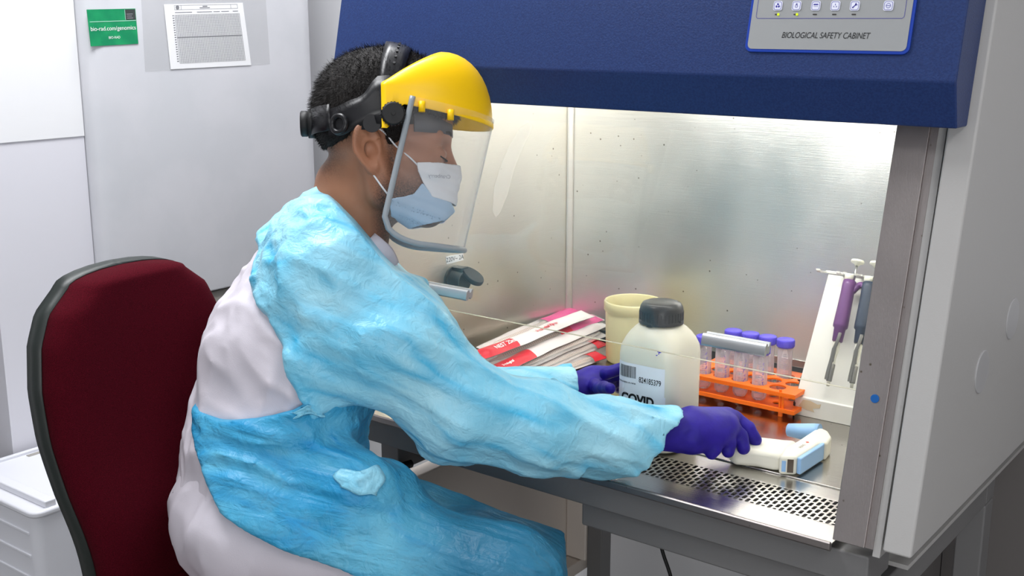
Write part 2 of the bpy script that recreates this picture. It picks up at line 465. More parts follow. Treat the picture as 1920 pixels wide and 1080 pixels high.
b = MB(); b.box((x0 + 0.022, y0 + 0.16, 0.5995), (x0 + 0.034, y0 + 0.21, 0.6015)); b.build('lid_catch', M_grip, wb, True, bevel=0.001)
for i in range(9):
    z = 0.548 - i * 0.048
    b = MB(); b.box((x0 + 0.03, y0 + 0.001, z), (x1 - 0.028, y0 + 0.0055, z + 0.006)); b.build('side_rib', M_boxw, wb, True, bevel=0.0015)

# ------------------------------------------------------------------ biological safety cabinet
cab = empty('safety_cabinet', (-1.04, 1.9, 0.735))
tag(cab, 'blue fronted stainless biological safety cabinet with glass sash on a grey stand', 'safety cabinet')
XL, XR = -1.54, -0.575
YB = 2.22
YF = lambda z: 1.50 + 0.24 * (z - 0.80)
# interior liner
b = MB(); b.box((XL, YB, 0.828), (XR, YB + 0.004, 1.50)); b.build('back_liner', M_steel_back, cab, True)
def liner(x0, x1):
    b = MB(); P = [(YF(0.80) + 0.035, 0.80), (YB, 0.80), (YB, 1.50), (YF(1.50) + 0.035, 1.50)]
    b.prism(P, 0, x0, x1); return b
liner(XL - 0.004, XL).build('side_liner', M_steel_side, cab, True)
liner(XR, XR + 0.004).build('side_liner', M_steel_side, cab, True)
b = MB()
pts = [(XL + 0.0005, YB - 0.012), (XL + 0.004, YB - 0.0105), (XL + 0.0105, YB - 0.004), (XL + 0.012, YB - 0.0005), (XL - 0.002, YB + 0.002)]
b.prism(pts, 2, 0.83, 1.50); b.build('corner_trim', mat('bright_steel', (0.62, 0.60, 0.56, 1), 0.45, 0.85), cab, True)
b = MB(); b.box((XL, YB - 0.004, 0.818), (XR, YB + 0.003, 0.834)); b.build('slot_edge', M_steel_tray, cab, True, bevel=0.001)
b = MB(); b.box((XL, YB + 0.001, 0.79), (XR, YB + 0.03, 0.82)); b.build('air_slot', M_dark, cab, True)
b = MB(); b.box((XL, 1.74, 1.50), (XR, YB, 1.505)); b.build('liner_ceiling', mat('diffuser_white', srgb(228, 228, 222), 0.6), cab, True)
b = MB(); b.tube([(XL + 0.05, 1.765, 1.47), (XR - 0.05, 1.765, 1.47)], 0.013, 14)
b.build('fluorescent_tube', mat('lamp_glow', (1, 1, 1, 1), 0.4, emis=((1.0, 0.98, 0.93, 1), 9.0)), cab, True)
# deck, tray with slotted grille
b = MB(); b.box((XL + 0.002, 1.692, 0.790), (XR - 0.002, 2.216, 0.80)); b.build('work_surface', M_steel_deck, cab, True, bevel=0.0015)
tray = MB()
tray.box((XL, 1.500, 0.7945), (XR - 0.002, 1.558, 0.7975)); tray.box((XL, 1.648, 0.7945), (XR - 0.002, 1.691, 0.7975))
lip = MB(); lip.prism([(1.500, 0.7975), (1.500, 0.7945), (1.503, 0.789), (1.497, 0.786), (1.492, 0.790), (1.492, 0.7995), (1.4945, 0.8012), (1.498, 0.8005)], 0, XL, XR - 0.002)
tr = tray.build('front_tray', M_steel_tray, cab, True, bevel=0.0006); lip.build('tray_lip', M_steel_post, tr, True, bevel=0.0006)
# grille: staggered oblong slots
g = MB()
pitch, sl, gap, hw = 0.0094, 0.0140, 0.0040, 0.0030
Y0, Y1 = 1.558, 1.648; per = sl + gap; zt = 0.7975; ch = 0.0016
ncol = int((XR - 0.002 - XL) / pitch)
px0 = XL; pw = (XR - 0.002 - XL) / ncol
for i in range(ncol):
    xa, xb = px0 + i * pw, px0 + (i + 1) * pw; xc = (xa + xb) / 2
    y = Y0 - (per / 2 if i % 2 else 0)
    cells = []
    while y < Y1 - 1e-5:
        a, c = max(y, Y0), min(y + per, Y1)
        if c - a > 0.001: cells.append((a, c))
        y += per
    for a, c in cells:
        h0, h1 = a + gap / 2, c - gap / 2
        if h1 - h0 < 0.003:
            g.add([(xa, a, zt), (xb, a, zt), (xb, c, zt), (xa, c, zt)], [(0, 1, 2, 3)]); continue
        k = min(ch, (h1 - h0) * 0.4)
        H = [(xc - hw, h0 + k), (xc - hw + k, h0), (xc + hw - k, h0), (xc + hw, h0 + k), (xc + hw, h1 - k), (xc + hw - k, h1), (xc - hw + k, h1), (xc - hw, h1 - k)]
        O = [(xa, h0 + k), (xc - hw + k, a), (xc + hw - k, a), (xb, h0 + k), (xb, h1 - k), (xc + hw - k, c), (xc - hw + k, c), (xa, h1 - k)]
        K = [(xa, a), (xb, a), (xb, c), (xa, c)]
        V = [(p[0], p[1], zt) for p in H + O + K] + [(p[0], p[1], zt - 0.003) for p in H]
        F = [(8, 16, 9, 1, 0), (9, 10, 2, 1), (10, 17, 11, 3, 2), (11, 12, 4, 3), (12, 18, 13, 5, 4), (13, 14, 6, 5), (14, 19, 15, 7, 6), (15, 8, 0, 7)]
        F += [(n, (n + 1) % 8, 20 + (n + 1) % 8, 20 + n) for n in range(8)]
        g.add(V, F)
go = g.build('grille', M_steel_tray, tr, True, fix=False)
b = MB(); b.box((XL, 1.545, 0.745), (XR, 1.66, 0.765)); b.build('plenum', M_dark, cab, True)
# apron below the tray
b = MB()
b.prism([(1.512, 0.785), (1.512, 0.737), (1.520, 0.7345), (1.60, 0.7345), (1.60, 0.785)], 0, -1.60, -0.526)
b.build('apron', M_apron, cab, True, bevel=0.003)
# front posts of stainless steel
def post(x0, x1, name='front_post'):
    z0, z1 = 0.803, 1.395
    b = MB(); d = 0.012
    b.prism([(YF(z0), z0), (YF(z1), z1), (YF(z1) + d, z1), (YF(z0) + d, z0)], 0, x0, x1)
    return b.build(name, M_steel_post, cab, True, bevel=0.0012)
pr = post(XR - 0.002, -0.530); post(-1.585, XL)
z0, z1 = 0.803, 1.395
b = MB(); b.prism([(YF(z0) + 0.004, z0), (YF(z1) + 0.004, z1), (YF(z1) + 0.034, z1), (YF(z0) + 0.034, z0)], 0, -0.5299, -0.519)
b.build('post_flange', M_steel_post, pr, True)
b = MB(); b.prism([(YF(z0) + 0.004, z0 - 0.01), (YF(z1) + 0.004, z1), (YF(z1) + 0.05, z1), (YF(z0) + 0.05, z0 - 0.01)], 0, -0.519, -0.5085)
b.build('edge_strip', M_cabgrey, cab, True)
b = MB(); b.prism([(YF(z0) + 0.03, z0), (YF(z1) + 0.03, z1), (YF(z1) + 0.06, z1), (YF(z0) + 0.06, z0)], 0, -0.5085, -0.5005)
b.build('rubber_gap', M_dark, cab, True)
zz = 1.008; cpt = Vector((-0.5475, YF(zz), zz)); nrm = Vector((0, -1, 0.24)).normalized()
b = MB(); b.tube([cpt + nrm * 0.0002, cpt + nrm * 0.0012], 0.0062, 20); b.build('post_plug', M_bluetab, pr, True, bevel=0.0004)['label'] = 'round blue plug'
# side panels
def side_panel(x0, x1):
    f = lambda z: 1.487 + 0.227 * (z - 0.811)
    b = MB(); b.prism([(f(0.812), 0.812), (f(2.0), 2.0), (2.33, 2.0), (2.33, 0.812)], 0, x0, x1)
    return b.build('side_panel', M_cabgrey, cab, True, bevel=0.004, seg=3)
sp = side_panel(-0.50, -0.46); side_panel(-1.62, -1.589)
for (y, z, r) in ((1.747, 1.016, 0.033), (1.893, 1.068, 0.033)):
    b = MB(); b.tube([(-0.4605, y, z), (-0.4585, y, z), (-0.4578, y, z)], [r, r, r - 0.001], 40)
    b.build('plug_cap', mat('plug_plastic', srgb(176, 175, 176), 0.35), sp, True, angle=30, bevel=0.0004)
# upper housing between the side panels and back
b = MB(); b.box((-1.588, 1.78, 1.507), (-0.501, 2.33, 1.98)); b.build('upper_housing', M_cabgrey, cab, True)
b = MB(); b.box((-1.588, 2.26, 0.74), (-0.501, 2.33, 1.506)); b.build('rear_housing', M_cabgrey, cab, True)
b = MB(); b.box((-1.588, 1.61, 0.735), (-0.501, 2.258, 0.742)); b.build('under_pan', M_cabgrey, cab, True)
# blue hood
hx0, hx1 = -1.619, -0.4735
HB, HC, HT = (1.572, 1.389), (1.553, 1.450), (1.666, 1.96)
fb = lambda z: 1.485 + 0.227 * (z - 0.811)
b = MB(); b.prism([HB, HC, HT, (fb(1.96), 1.96), (fb(1.389), 1.389)], 0, hx0, hx1)
hood = b.build('hood_front', M_blue, cab, True, bevel=0.0025, seg=3, angle=8)
b = MB(); b.box((-1.588, 1.66, 1.392), (-0.503, 1.70, 1.507)); b.box((-1.588, 1.66, 1.50), (-0.503, 1.79, 1.507)); b.build('hood_inner', M_cabgrey, cab, True)
# control panel on the hood
hp0 = Vector((0, HC[0], HC[1])); hey = Vector((0, HT[0] - HC[0], HT[1] - HC[1])).normalized(); hn = Vector((1, 0, 0)).cross(hey)
def hoodpt(px, py):
    r = Vector(J(px, py, 1.0) - CV); c0 = Vector(CAM_LOC)
    t = (hp0 - c0).dot(hn) / r.dot(hn); return c0 + r * t
def HM(p, off): return frameM(Vector(p) + hn * off, (1, 0, 0), hey)
pa, pb = hoodpt(1397, 97), hoodpt(1705, 104)
cx = (pa.x + pb.x) / 2; W = pb.x - pa.x; Hh = 0.17
base = Vector((cx, (pa.y + pb.y) / 2, (pa.z + pb.z) / 2))
M0 = HM(base, 0.0)
def plate(name, poly, t0, t1, m, par, Mx, bev=0):
    b = MB(); b.prism(poly, 2, t0, t1); 
    b.v = [tuple(Mx @ Vector(v)) for v in b.v]
    return b.build(name, m, par, True, bevel=bev)
cp = plate('control_panel', rrect(W, Hh, 0.010, 5, 0, Hh/2), 0.0, 0.003, M_panelblue, cab, M0, 0.0008)
plate('panel_face', rrect(W - 0.0085, Hh - 0.0085, 0.007, 5, 0, Hh/2), 0.0028, 0.0036, M_panel, cp, M0)
tp = hoodpt(1548, 68)
text('lettering', 'BIOLOGICAL SAFETY CABINET', 0.0118, M_inkd, cp, HM(tp, 0.0040), shear=0.2, bold=0.0, spacing=0.98, xs=0.80)
# outline box around the buttons
fl, frr = hoodpt(1419, 36), hoodpt(1697, 38)
ww = frr.x - fl.x; cM = HM(Vector(((fl.x + frr.x)/2, fl.y, fl.z)), 0)
out = rrect(ww, 0.11, 0.004, 4, 0, 0.055); inn = rrect(ww - 0.0012, 0.1088, 0.0035, 4, 0, 0.055)
b = MB(); n = len(out)
b.add([cM @ Vector((p[0], p[1], 0.0040)) for p in out + inn], [(i, (i+1) % n, n + (i+1) % n, n + i) for i in range(n)])
b.build('button_outline', M_iconb, cp, True, fix=False)
def icon(px, py, kind, lit):
    c = hoodpt(px, py); Mx = HM(c, 0.0036); s = 0.0135
    bt = plate('button', rrect(s, s, 0.003, 4), 0, 0.0012, M_icon, cp, Mx, 0.0003)
    g = MB(); z0, z1 = 0.0012, 0.0015
    o1 = rrect(s * 0.84, s * 0.84, 0.0024, 4); i1 = rrect(s * 0.84 - 0.0011, s * 0.84 - 0.0011, 0.002, 4); n = len(o1)
    g.add([(p[0], p[1], z1) for p in o1 + i1], [(i, (i+1) % n, n + (i+1) % n, n + i) for i in range(n)])
    def disc(x, y, rx, ry, rot=0, m=14):
        P = []
        for k in range(m):
            a = 2 * math.pi * k / m; u, v = rx * math.cos(a), ry * math.sin(a)
            P.append((x + u * math.cos(rot) - v * math.sin(rot), y + u * math.sin(rot) + v * math.cos(rot)))
        g.prism(P, 2, z0, z1)
    def ring(x, y, r, t, m=18):
        a = [(x + r * math.cos(2*math.pi*k/m), y + r * math.sin(2*math.pi*k/m), z1) for k in range(m)]
        c2 = [(x + (r-t) * math.cos(2*math.pi*k/m), y + (r-t) * math.sin(2*math.pi*k/m), z1) for k in range(m)]
        g.add(a + c2, [(i, (i+1) % m, m + (i+1) % m, m + i) for i in range(m)])
    def bar(x, y, w_, h_, rot=0):
        P = [(x + u * math.cos(rot) - v * math.sin(rot), y + u * math.sin(rot) + v * math.cos(rot)) for u, v in ((-w_/2,-h_/2),(w_/2,-h_/2),(w_/2,h_/2),(-w_/2,h_/2))]
        g.prism(P, 2, z0, z1)
    if kind == 'fan':
        for a in (90, 210, 330):
            r = math.radians(a); disc(0.0021 * math.cos(r), 0.0021 * math.sin(r), 0.0017, 0.0013, r + 1.2)
    elif kind == 'bulb':
        ring(0, -0.0006, 0.0021, 0.0006); bar(0, 0.0021, 0.0018, 0.0005); bar(0, 0.003, 0.0018, 0.0005); bar(-0.0009, 0.0015, 0.0005, 0.0014, 0.3); bar(0.0009, 0.0015, 0.0005, 0.0014, -0.3)
    elif kind == 'uv':
        bar(0, 0.0017, 0.0066, 0.0017)
        for k in range(4): bar(-0.0024 + 0.0016 * k, -0.0009, 0.0004, 0.0012, 0.25 * (1.5 - k))
    elif kind == 'socket':
        bar(0, 0.0016, 0.0007, 0.0024); bar(-0.0018, -0.0012, 0.0007, 0.0022, 0.6); bar(0.0018, -0.0012, 0.0007, 0.0022, -0.6)
    elif kind == 'wrench':
        bar(-0.0006, -0.0006, 0.0054, 0.0013, math.radians(45)); disc(-0.0024, -0.0024, 0.001, 0.001)
        bar(0.0013, 0.0024, 0.0026, 0.0011, math.radians(80)); bar(0.0024, 0.0011, 0.0026, 0.0011, math.radians(10)); disc(0.0013, 0.0013, 0.0012, 0.0012)
    else:
        ring(0, 0, 0.0033, 0.0006, 24); bar(0, 0, 0.0062, 0.0006)
    g.v = [tuple(Mx @ Vector(v)) for v in g.v]
    g.build('button_symbol', M_iconb, bt, True, fix=False)
    if lit is not None:
        c = hoodpt(px - 1, py + 16); Mx = HM(c, 0.0036)
        plate('indicator', rrect(0.006, 0.0016, 0.0006, 2, -0.001), 0, 0.0006, M_ledoff, cp, Mx)
        if lit: plate('indicator', rrect(0.0034, 0.0036, 0.0014, 3, 0.0012), 0, 0.0009, M_led, cp, Mx)['label'] = 'lit yellow green indicator'
for px, kind, lit in ((1461, 'fan', 1), (1496, 'bulb', 1), (1532, 'uv', 0), (1568.5, 'socket', 0), (1605, 'wrench', 0), (1668, 'power', None)):
    icon(px, 12.2, kind, lit)
# sash: glass pane with two aluminium handles
SY = lambda z: YF(z) + 0.030
zs0, zs1 = 1.005, 1.42
b = MB(); b.prism([(SY(zs0), zs0), (SY(zs1), zs1), (SY(zs1) + 0.005, zs1), (SY(zs0) + 0.005, zs0)], 0, XL + 0.002, XR - 0.001)
sash = b.build('sash', M_sash, cab, True)
b = MB(); b.prism([(SY(zs0) - 0.0002, zs0 - 0.0003), (SY(zs0) - 0.0002, zs0 + 0.0001), (SY(zs0) + 0.0052, zs0 + 0.0001), (SY(zs0) + 0.0052, zs0 - 0.0003)], 0, XL + 0.003, XR - 0.002)
b.build('sash_edge', M_sashedge, sash, True)
def handle(x0, x1):
    zc = 1.0415; yc = SY(zc)
    # cross-section in (y,z): groove on top and bottom, bulged grip
    P = [(0.0, 0.0095), (-0.004, 0.0095), (-0.006, 0.0045), (-0.0095, 0.0045), (-0.0115, 0.0095), (-0.016, 0.0095), (-0.0185, 0.0065), (-0.0185, -0.0065), (-0.016, -0.0095), (-0.0115, -0.0095), (-0.009, -0.0055), (-0.006, -0.0055), (-0.004, -0.0085), (0.0, -0.006)]
    P = [(yc + p[0] + 0.24 * p[1], zc + p[1] * 0.97 - 0.0) for p in P]
    b = MB(); b.prism(P, 0, x0, x1); return b.build('handle', M_alu, sash, True, bevel=0.0004)
handle(-1.428, -1.313); handle(-0.835, -0.727)
# power socket with flip lid and its label on the left liner
def onwall(px, py): return Vector(onx(px, py, XL))
sc_ = Vector((XL, 1.798, 1.000))
b = MB(); b.tube([sc_, sc_ + Vector((0.004, 0, 0)), sc_ + Vector((0.006, 0, 0)), sc_ + Vector((0.030, 0, 0)), sc_ + Vector((0.033, 0, 0))], [0.030, 0.030, 0.024, 0.022, 0.020], 28)
b.box((XL + 0.001, 1.790, 1.014), (XL + 0.030, 1.812, 1.029))
so = b.build('power_socket', M_black, cab, True, bevel=0.0008)
b = MB()
ax = Vector((0.80, 0.15, -0.55)).normalized(); sd = Vector((0, 1, 0)) - ax * 0.15; sd.normalize(); nn = ax.cross(sd)
h0 = sc_ + Vector((0.020, 0.008, 0.026))
P = []
for k in range(28):
    a = 2 * math.pi * k / 28; u = 0.027 + 0.027 * math.cos(a); v = 0.023 * math.sin(a) * (0.75 + 0.25 * u / 0.054)
    P.append((u, v))
for lv, sc, off in ((0, 1.0, 0.0),):
    pass
n = 28
V = []
for (s_, o_) in ((0.94, -0.006), (1.0, -0.003), (1.0, 0.003), (0.80, 0.007)):
    V += [h0 + ax * (0.027 + (u - 0.027) * s_) + sd * (v * s_) + nn * (-o_) for u, v in P]
F = [[k for k in range(n)][::-1], [3*n + k for k in range(n)]]
for i in range(3): F += [(i*n + k, i*n + (k+1) % n, (i+1)*n + (k+1) % n, (i+1)*n + k) for k in range(n)]
b.add(V, F, False); b.build('socket_lid', M_black, so, True, bevel=0.0006)
q = [onwall(835.5, 481.5), onwall(868, 474.5), onwall(868.5, 487.5), onwall(837, 495.5)]
b = MB(); V = [p + Vector((0.0003, 0, 0)) for p in q] + [p + Vector((0.0009, 0, 0)) for p in q]
b.add(V, [(0,1,2,3),(7,6,5,4),(0,4,5,1),(1,5,6,2),(2,6,7,3),(3,7,4,0)])
vl = b.build('voltage_label', M_paper, cab, True)
cen = sum(q, Vector()) / 4 + Vector((0.0012, 0, 0))
text('lettering', '220V~ 2A', 0.0135, M_inkd, vl, frameM(cen, q[1] - q[0], q[0] - q[3]))

b = MB(); P = [onwall(x, y) + Vector((0.0006, 0, 0)) for x, y in ((990, 229), (998, 236), (992, 252), (976, 286), (962, 322), (952, 362), (938, 398), (929, 408), (923, 394), (926, 352), (938, 312), (954, 274), (974, 240))]
b.add(P, [list(range(len(P)))]); b.build('wipe_mark', thin('dried_film', (0.98, 0.98, 0.98, 1), refl=0.0, rough=0.5, film=0.22, filmcol=(0.9, 0.9, 0.88, 1)), cab, True, fix=False)
# stand under the cabinet
st = empty('cabinet_stand', (-1.04, 1.9, 0))
tag(st, 'grey tubular steel stand with side panel under the safety cabinet', 'stand')
zt = 0.733
def bar(name, lo, hi, par=st):
    b = MB(); b.box(lo, hi); return b.build(name, M_apron, par, True, bevel=0.004)
for x in (-1.555, -0.580):
    for y in (1.535, 2.13):
        if x < -1 and y > 2: bar('leg', (-1.496, 2.25, 0.0), (-1.452, 2.295, 0.66))
        else: bar('leg', (x, y, 0.0), (x + 0.05, y + 0.05, 0.648))
bar('front_rail', (-1.028, 1.528, 0.690), (-0.53, 1.585, zt))
bar('rear_rail', (-1.555, 2.13, 0.65), (-0.53, 2.18, zt))
bar('side_rail', (-0.580, 1.586, 0.65), (-0.53, 2.129, 0.71)); bar('side_rail', (-1.555, 1.586, 0.65), (-1.505, 2.129, 0.71))
bar('top_pad', (-1.5, 1.7, 0.70), (-0.6, 1.74, zt))
b = MB(); b.box((-1.60, 1.60, 0.165), (-1.557, 2.29, 0.592)); b.box((-1.5569, 2.245, 0.20), (-1.497, 2.29, 0.63)); b.box((-1.5569, 1.60, 0.165), (-1.512, 2.29, 0.198))
b.build('side_cover', mat('beige_enamel', srgb(228, 218, 208), 0.5), st, True, bevel=0.004)
b = MB(); b.tube([(-1.49, 1.578, 0.668), (-1.485, 1.60, 0.668)], 0.008, 14); b.build('bolt', M_black, st, True)
b = MB(); b.box((-1.50, 1.66, 0.655), (-1.44, 1.70, 0.70)); b.build('bracket', M_cabgrey, st, True, bevel=0.002)
# hanging power cord
b = MB()
pts = [(-1.035, 1.79, 0.60 + 0.13), (-1.036, 1.79, 0.63), (-1.034, 1.80, 0.575), (-1.022, 1.80, 0.535), (-1.003, 1.80, 0.49), (-0.985, 1.80, 0.42), (-0.975, 1.80, 0.30), (-0.975, 1.82, 0.12), (-0.99, 1.86, 0.012), (-1.05, 2.0, 0.008), (-1.15, 2.3, 0.008)]
def cr(P, n=6):
    P = [Vector(p) for p in P]; out = []
    for i in range(len(P) - 1):
        a, b_, c, d = P[max(i-1, 0)], P[i], P[i+1], P[min(i+2, len(P)-1)]
        for k in range(n):
            t = k / n
            out.append(0.5 * ((2*b_) + (c - a)*t + (2*a - 5*b_ + 4*c - d)*t*t + (3*b_ - a - 3*c + d)*t**3))
    out.append(P[-1]); return out
b.tube(cr(pts), 0.0035, 10)
pc = b.build('power_cord', M_blackr); tag(pc, 'black power cord hanging below the cabinet apron', 'cord')
# ------------------------------------------------------------------ things on the work surface
def ony(px, py, Y):
    r = J(px, py, 1.0) - CV
    return CV + r * (Y - CV[1]) / r[1]
ZD = 0.8002
M_pp = mat('bottle_polythene', srgb(226, 222, 205), 0.38, sss=0.25, sssr=(0.02, 0.018, 0.012))
M_label = mat('label_paper', srgb(232, 233, 238), 0.5)
# square reagent bottle
bt = empty('reagent_bottle', (-0.985, 1.703, ZD))
tag(bt, 'square white plastic reagent bottle with a black screw cap and printed label', 'bottle')
bw, br = 0.118, 0.030
prof = [(0.0, 0.90), (0.003, 0.965), (0.008, 1.0), (0.165, 1.0), (0.178, 0.985), (0.190, 0.94), (0.200, 0.865), (0.208, 0.76), (0.213, 0.66), (0.2155, 0.60)]
V = []; F = []; m = 0
rings = []
N_ = 72
def outline(sc, n=N_):
    """rounded square resampled by angle, blending to a circle towards the neck"""
    P = rrect(bw, bw, br, 8); L_ = len(P)
    d = [0]
    for i in range(L_): 
        a, c = P[i], P[(i+1) % L_]; d.append(d[-1] + math.hypot(a[0]-c[0], a[1]-c[1]))
    out = []
    for k in range(n):
        s = d[-1] * k / n; i = max(j for j in range(L_) if d[j] <= s + 1e-9)
        t = (s - d[i]) / max(1e-9, d[i+1] - d[i]); a, c = P[i], P[(i+1) % L_]
        out.append((a[0] + (c[0]-a[0])*t, a[1] + (c[1]-a[1])*t))
    return out
O0 = outline(1)
b = MB(); rows = []
for z, s in prof:
    t = max(0.0, min(1.0, (z - 0.175) / 0.040)); row = []
    for (x, y) in O0:
        r = math.hypot(x, y); cx_, cy_ = x / r * bw / 2, y / r * bw / 2
        row.append(((x * (1-t) + cx_ * t) * s, (y * (1-t) + cy_ * t) * s, z))
    rows.append(row)
nk = [(math.cos(math.atan2(y, x)) * 0.033, math.sin(math.atan2(y, x)) * 0.033) for x, y in O0]
rows.append([(x, y, 0.2165) for x, y in nk]); rows.append([(x, y, 0.236) for x, y in nk])
b.grid(rows, close=True); b.add([(p[0], p[1], 0) for p in rows[0]], [list(range(N_))[::-1]]); b.add(rows[-1], [list(range(N_))])
b.build('body', M_pp, bt)
b = MB(); cpr = [(0.0, 0.2545), (0.026, 0.2545), (0.033, 0.252), (0.0365, 0.2465), (0.0378, 0.240), (0.0378, 0.2235), (0.0388, 0.2225), (0.0388, 0.2175), (0.036, 0.2165), (0.0, 0.2165)]
b.lathe([(r, z) for r, z in reversed(cpr)], 48)
for k in range(36):
    a = 2 * math.pi * k / 36
    b.box((0.037, -0.0009, 0.224), (0.0385, 0.0009, 0.239), 0, Matrix.Rotation(a, 4, 'Z'))
b.box((-0.005, -0.0405, 0.2165), (0.005, -0.036, 0.221)); b.box((0.036, -0.004, 0.222), (0.0405, 0.002, 0.226))
b.build('screw_cap', M_black, bt)
def wrapU(u, h, off):
    """point on the bottle wall: u along the perimeter from the middle of the front face"""
    f = bw / 2 - br; arc = br * math.pi / 2; s = 1 if u >= 0 else -1; a = abs(u)
    if a <= f: p = (a, -bw/2 - off)
    elif a <= f + arc:
        th = (a - f) / br; p = (f + (br + off) * math.sin(th), -f - (br + off) * math.cos(th))
    else: p = (bw/2 + off, -f + (a - f - arc))
    return (s * p[0], p[1], h)
def wrap_sheet(name, u0, u1, h0, h1, off, m, par, n=24):
    b = MB(); rows = [[wrapU(u0 + (u1-u0)*k/n, h, off) for k in range(n+1)] for h in (h0, h1)]
    b.grid(rows); return b.build(name, m, par, fix=False)
def wrap_text(body, size, u, h, off, m, par, bold=0.0, spacing=1.0, align='CENTER', rot=0.0, name='lettering', xs=1.0):
    o = text(name, body, size, m, None, Matrix.Identity(4), bold=bold, spacing=spacing, align=align, xs=xs)
    c, s = math.cos(rot), math.sin(rot)
    for v in o.data.vertices:
        x, y = v.co.x * c - v.co.y * s, v.co.x * s + v.co.y * c
        v.co = Vector(wrapU(u + x, h + y, off))
    o.parent = par; return o
lb = wrap_sheet('label', -0.055, 0.043, 0.095, 0.153, 0.0004, M_label, bt)
l2 = wrap_sheet('label', -0.055, 0.045, 0.030, 0.103, 0.0007, M_label, bt)
b = MB(); u = -0.047; rnd = random.Random(4)
while u < -0.012:
    w_ = rnd.choice((0.0006, 0.0008, 0.0013)); b.add([wrapU(u, 0.127, 0.0008), wrapU(u + w_, 0.127, 0.0008), wrapU(u + w_, 0.148, 0.0008), wrapU(u, 0.148, 0.0008)], [(0,1,2,3)])
    u += w_ + rnd.choice((0.0005, 0.0007, 0.0011))
b.build('barcode', M_inkd, lb, fix=False)
wrap_text('824185379', 0.0138, 0.0155, 0.1265, 0.0009, M_inkd, lb, bold=0.00012, xs=0.70)
b = MB(); u = -0.052
while u < -0.012:
    w_ = rnd.choice((0.0012, 0.002, 0.003)); hh = rnd.choice((0.0018, 0.0024))
    b.add([wrapU(u, 0.1165, 0.0008), wrapU(u + w_, 0.1165, 0.0008), wrapU(u + w_, 0.1165 + hh, 0.0008), wrapU(u, 0.1165 + hh, 0.0008)], [(0,1,2,3)]); u += w_ + 0.0009
b.build('small_print', M_ink, lb, fix=False)
wrap_text('COVID', 0.0215, -0.008, 0.090, 0.0011, M_inkd, l2, bold=0.0010, xs=0.98)
M_pen = mat('purple_marker', srgb(60, 48, 190), 0.5)
b = MB()
def stroke(b, pts, w_=0.0007):
    for a, c in zip(pts, pts[1:]):
        d = Vector((c[0]-a[0], c[1]-a[1])); d.normalize(); nrm_ = Vector((-d.y, d.x)) * w_
        q = [(a[0]+nrm_.x, a[1]+nrm_.y), (c[0]+nrm_.x, c[1]+nrm_.y), (c[0]-nrm_.x, c[1]-nrm_.y), (a[0]-nrm_.x, a[1]-nrm_.y)]
        b.add([wrapU(x, y, 0.0008 if y < 0.17 else -0.0) for x, y in q], [(0,1,2,3)])
stroke(b, [(0.026, 0.1755), (0.029, 0.1765)]); stroke(b, [(0.031, 0.178), (0.0325, 0.1835), (0.034, 0.181)]); stroke(b, [(0.0285, 0.1825), (0.036, 0.1825)])
b.v = [(v[0], v[1] - 0.0004, v[2]) for v in b.v]
b.build('pen_mark', M_pen, bt, fix=False)

# translucent beaker
M_beak = mat('beaker_plastic', srgb(208, 200, 158), 0.4, sss=0.3, sssr=(0.02, 0.017, 0.01), trans=0.0)
bc = tag(empty('beaker', (-1.285, 2.10, ZD)), 'empty yellowish translucent plastic beaker behind the reagent bottle', 'beaker')
b = MB(); R_ = 0.0575
b.lathe([(0.0, 0), (R_ - 0.006, 0), (R_ - 0.002, 0.003), (R_, 0.008), (R_ + 0.0025, 0.112), (R_ + 0.0025, 0.1125), (R_ + 0.006, 0.116), (R_ + 0.006, 0.1335), (R_ + 0.0045, 0.136), (R_ + 0.0025, 0.136), (R_ + 0.001, 0.134), (R_ + 0.0008, 0.112), (R_ - 0.002, 0.012), (R_ - 0.006, 0.005), (0.0, 0.004)], 64)
b.build('body', M_beak, bc)
b = MB()
pts = []
for k in range(13):
    t = -1 + 2 * k / 12; a = math.radians(236 + 17 * t)
    rr_ = R_ + 0.0005 - 0.008 * max(0, 1 - t * t); zz_ = 0.134 - 0.017 * max(0, 1 - abs(t) ** 1.5)
    pts.append((rr_ * math.cos(a), rr_ * math.sin(a), zz_, a))
rows = [[(x, y, z) for x, y, z, a in pts], [((R_ + 0.001) * math.cos(a), (R_ + 0.001) * math.sin(a), 0.1345) for x, y, z, a in pts]]
b.grid(rows); b.build('spout_tab', M_beak, bc, solid=0.0015)

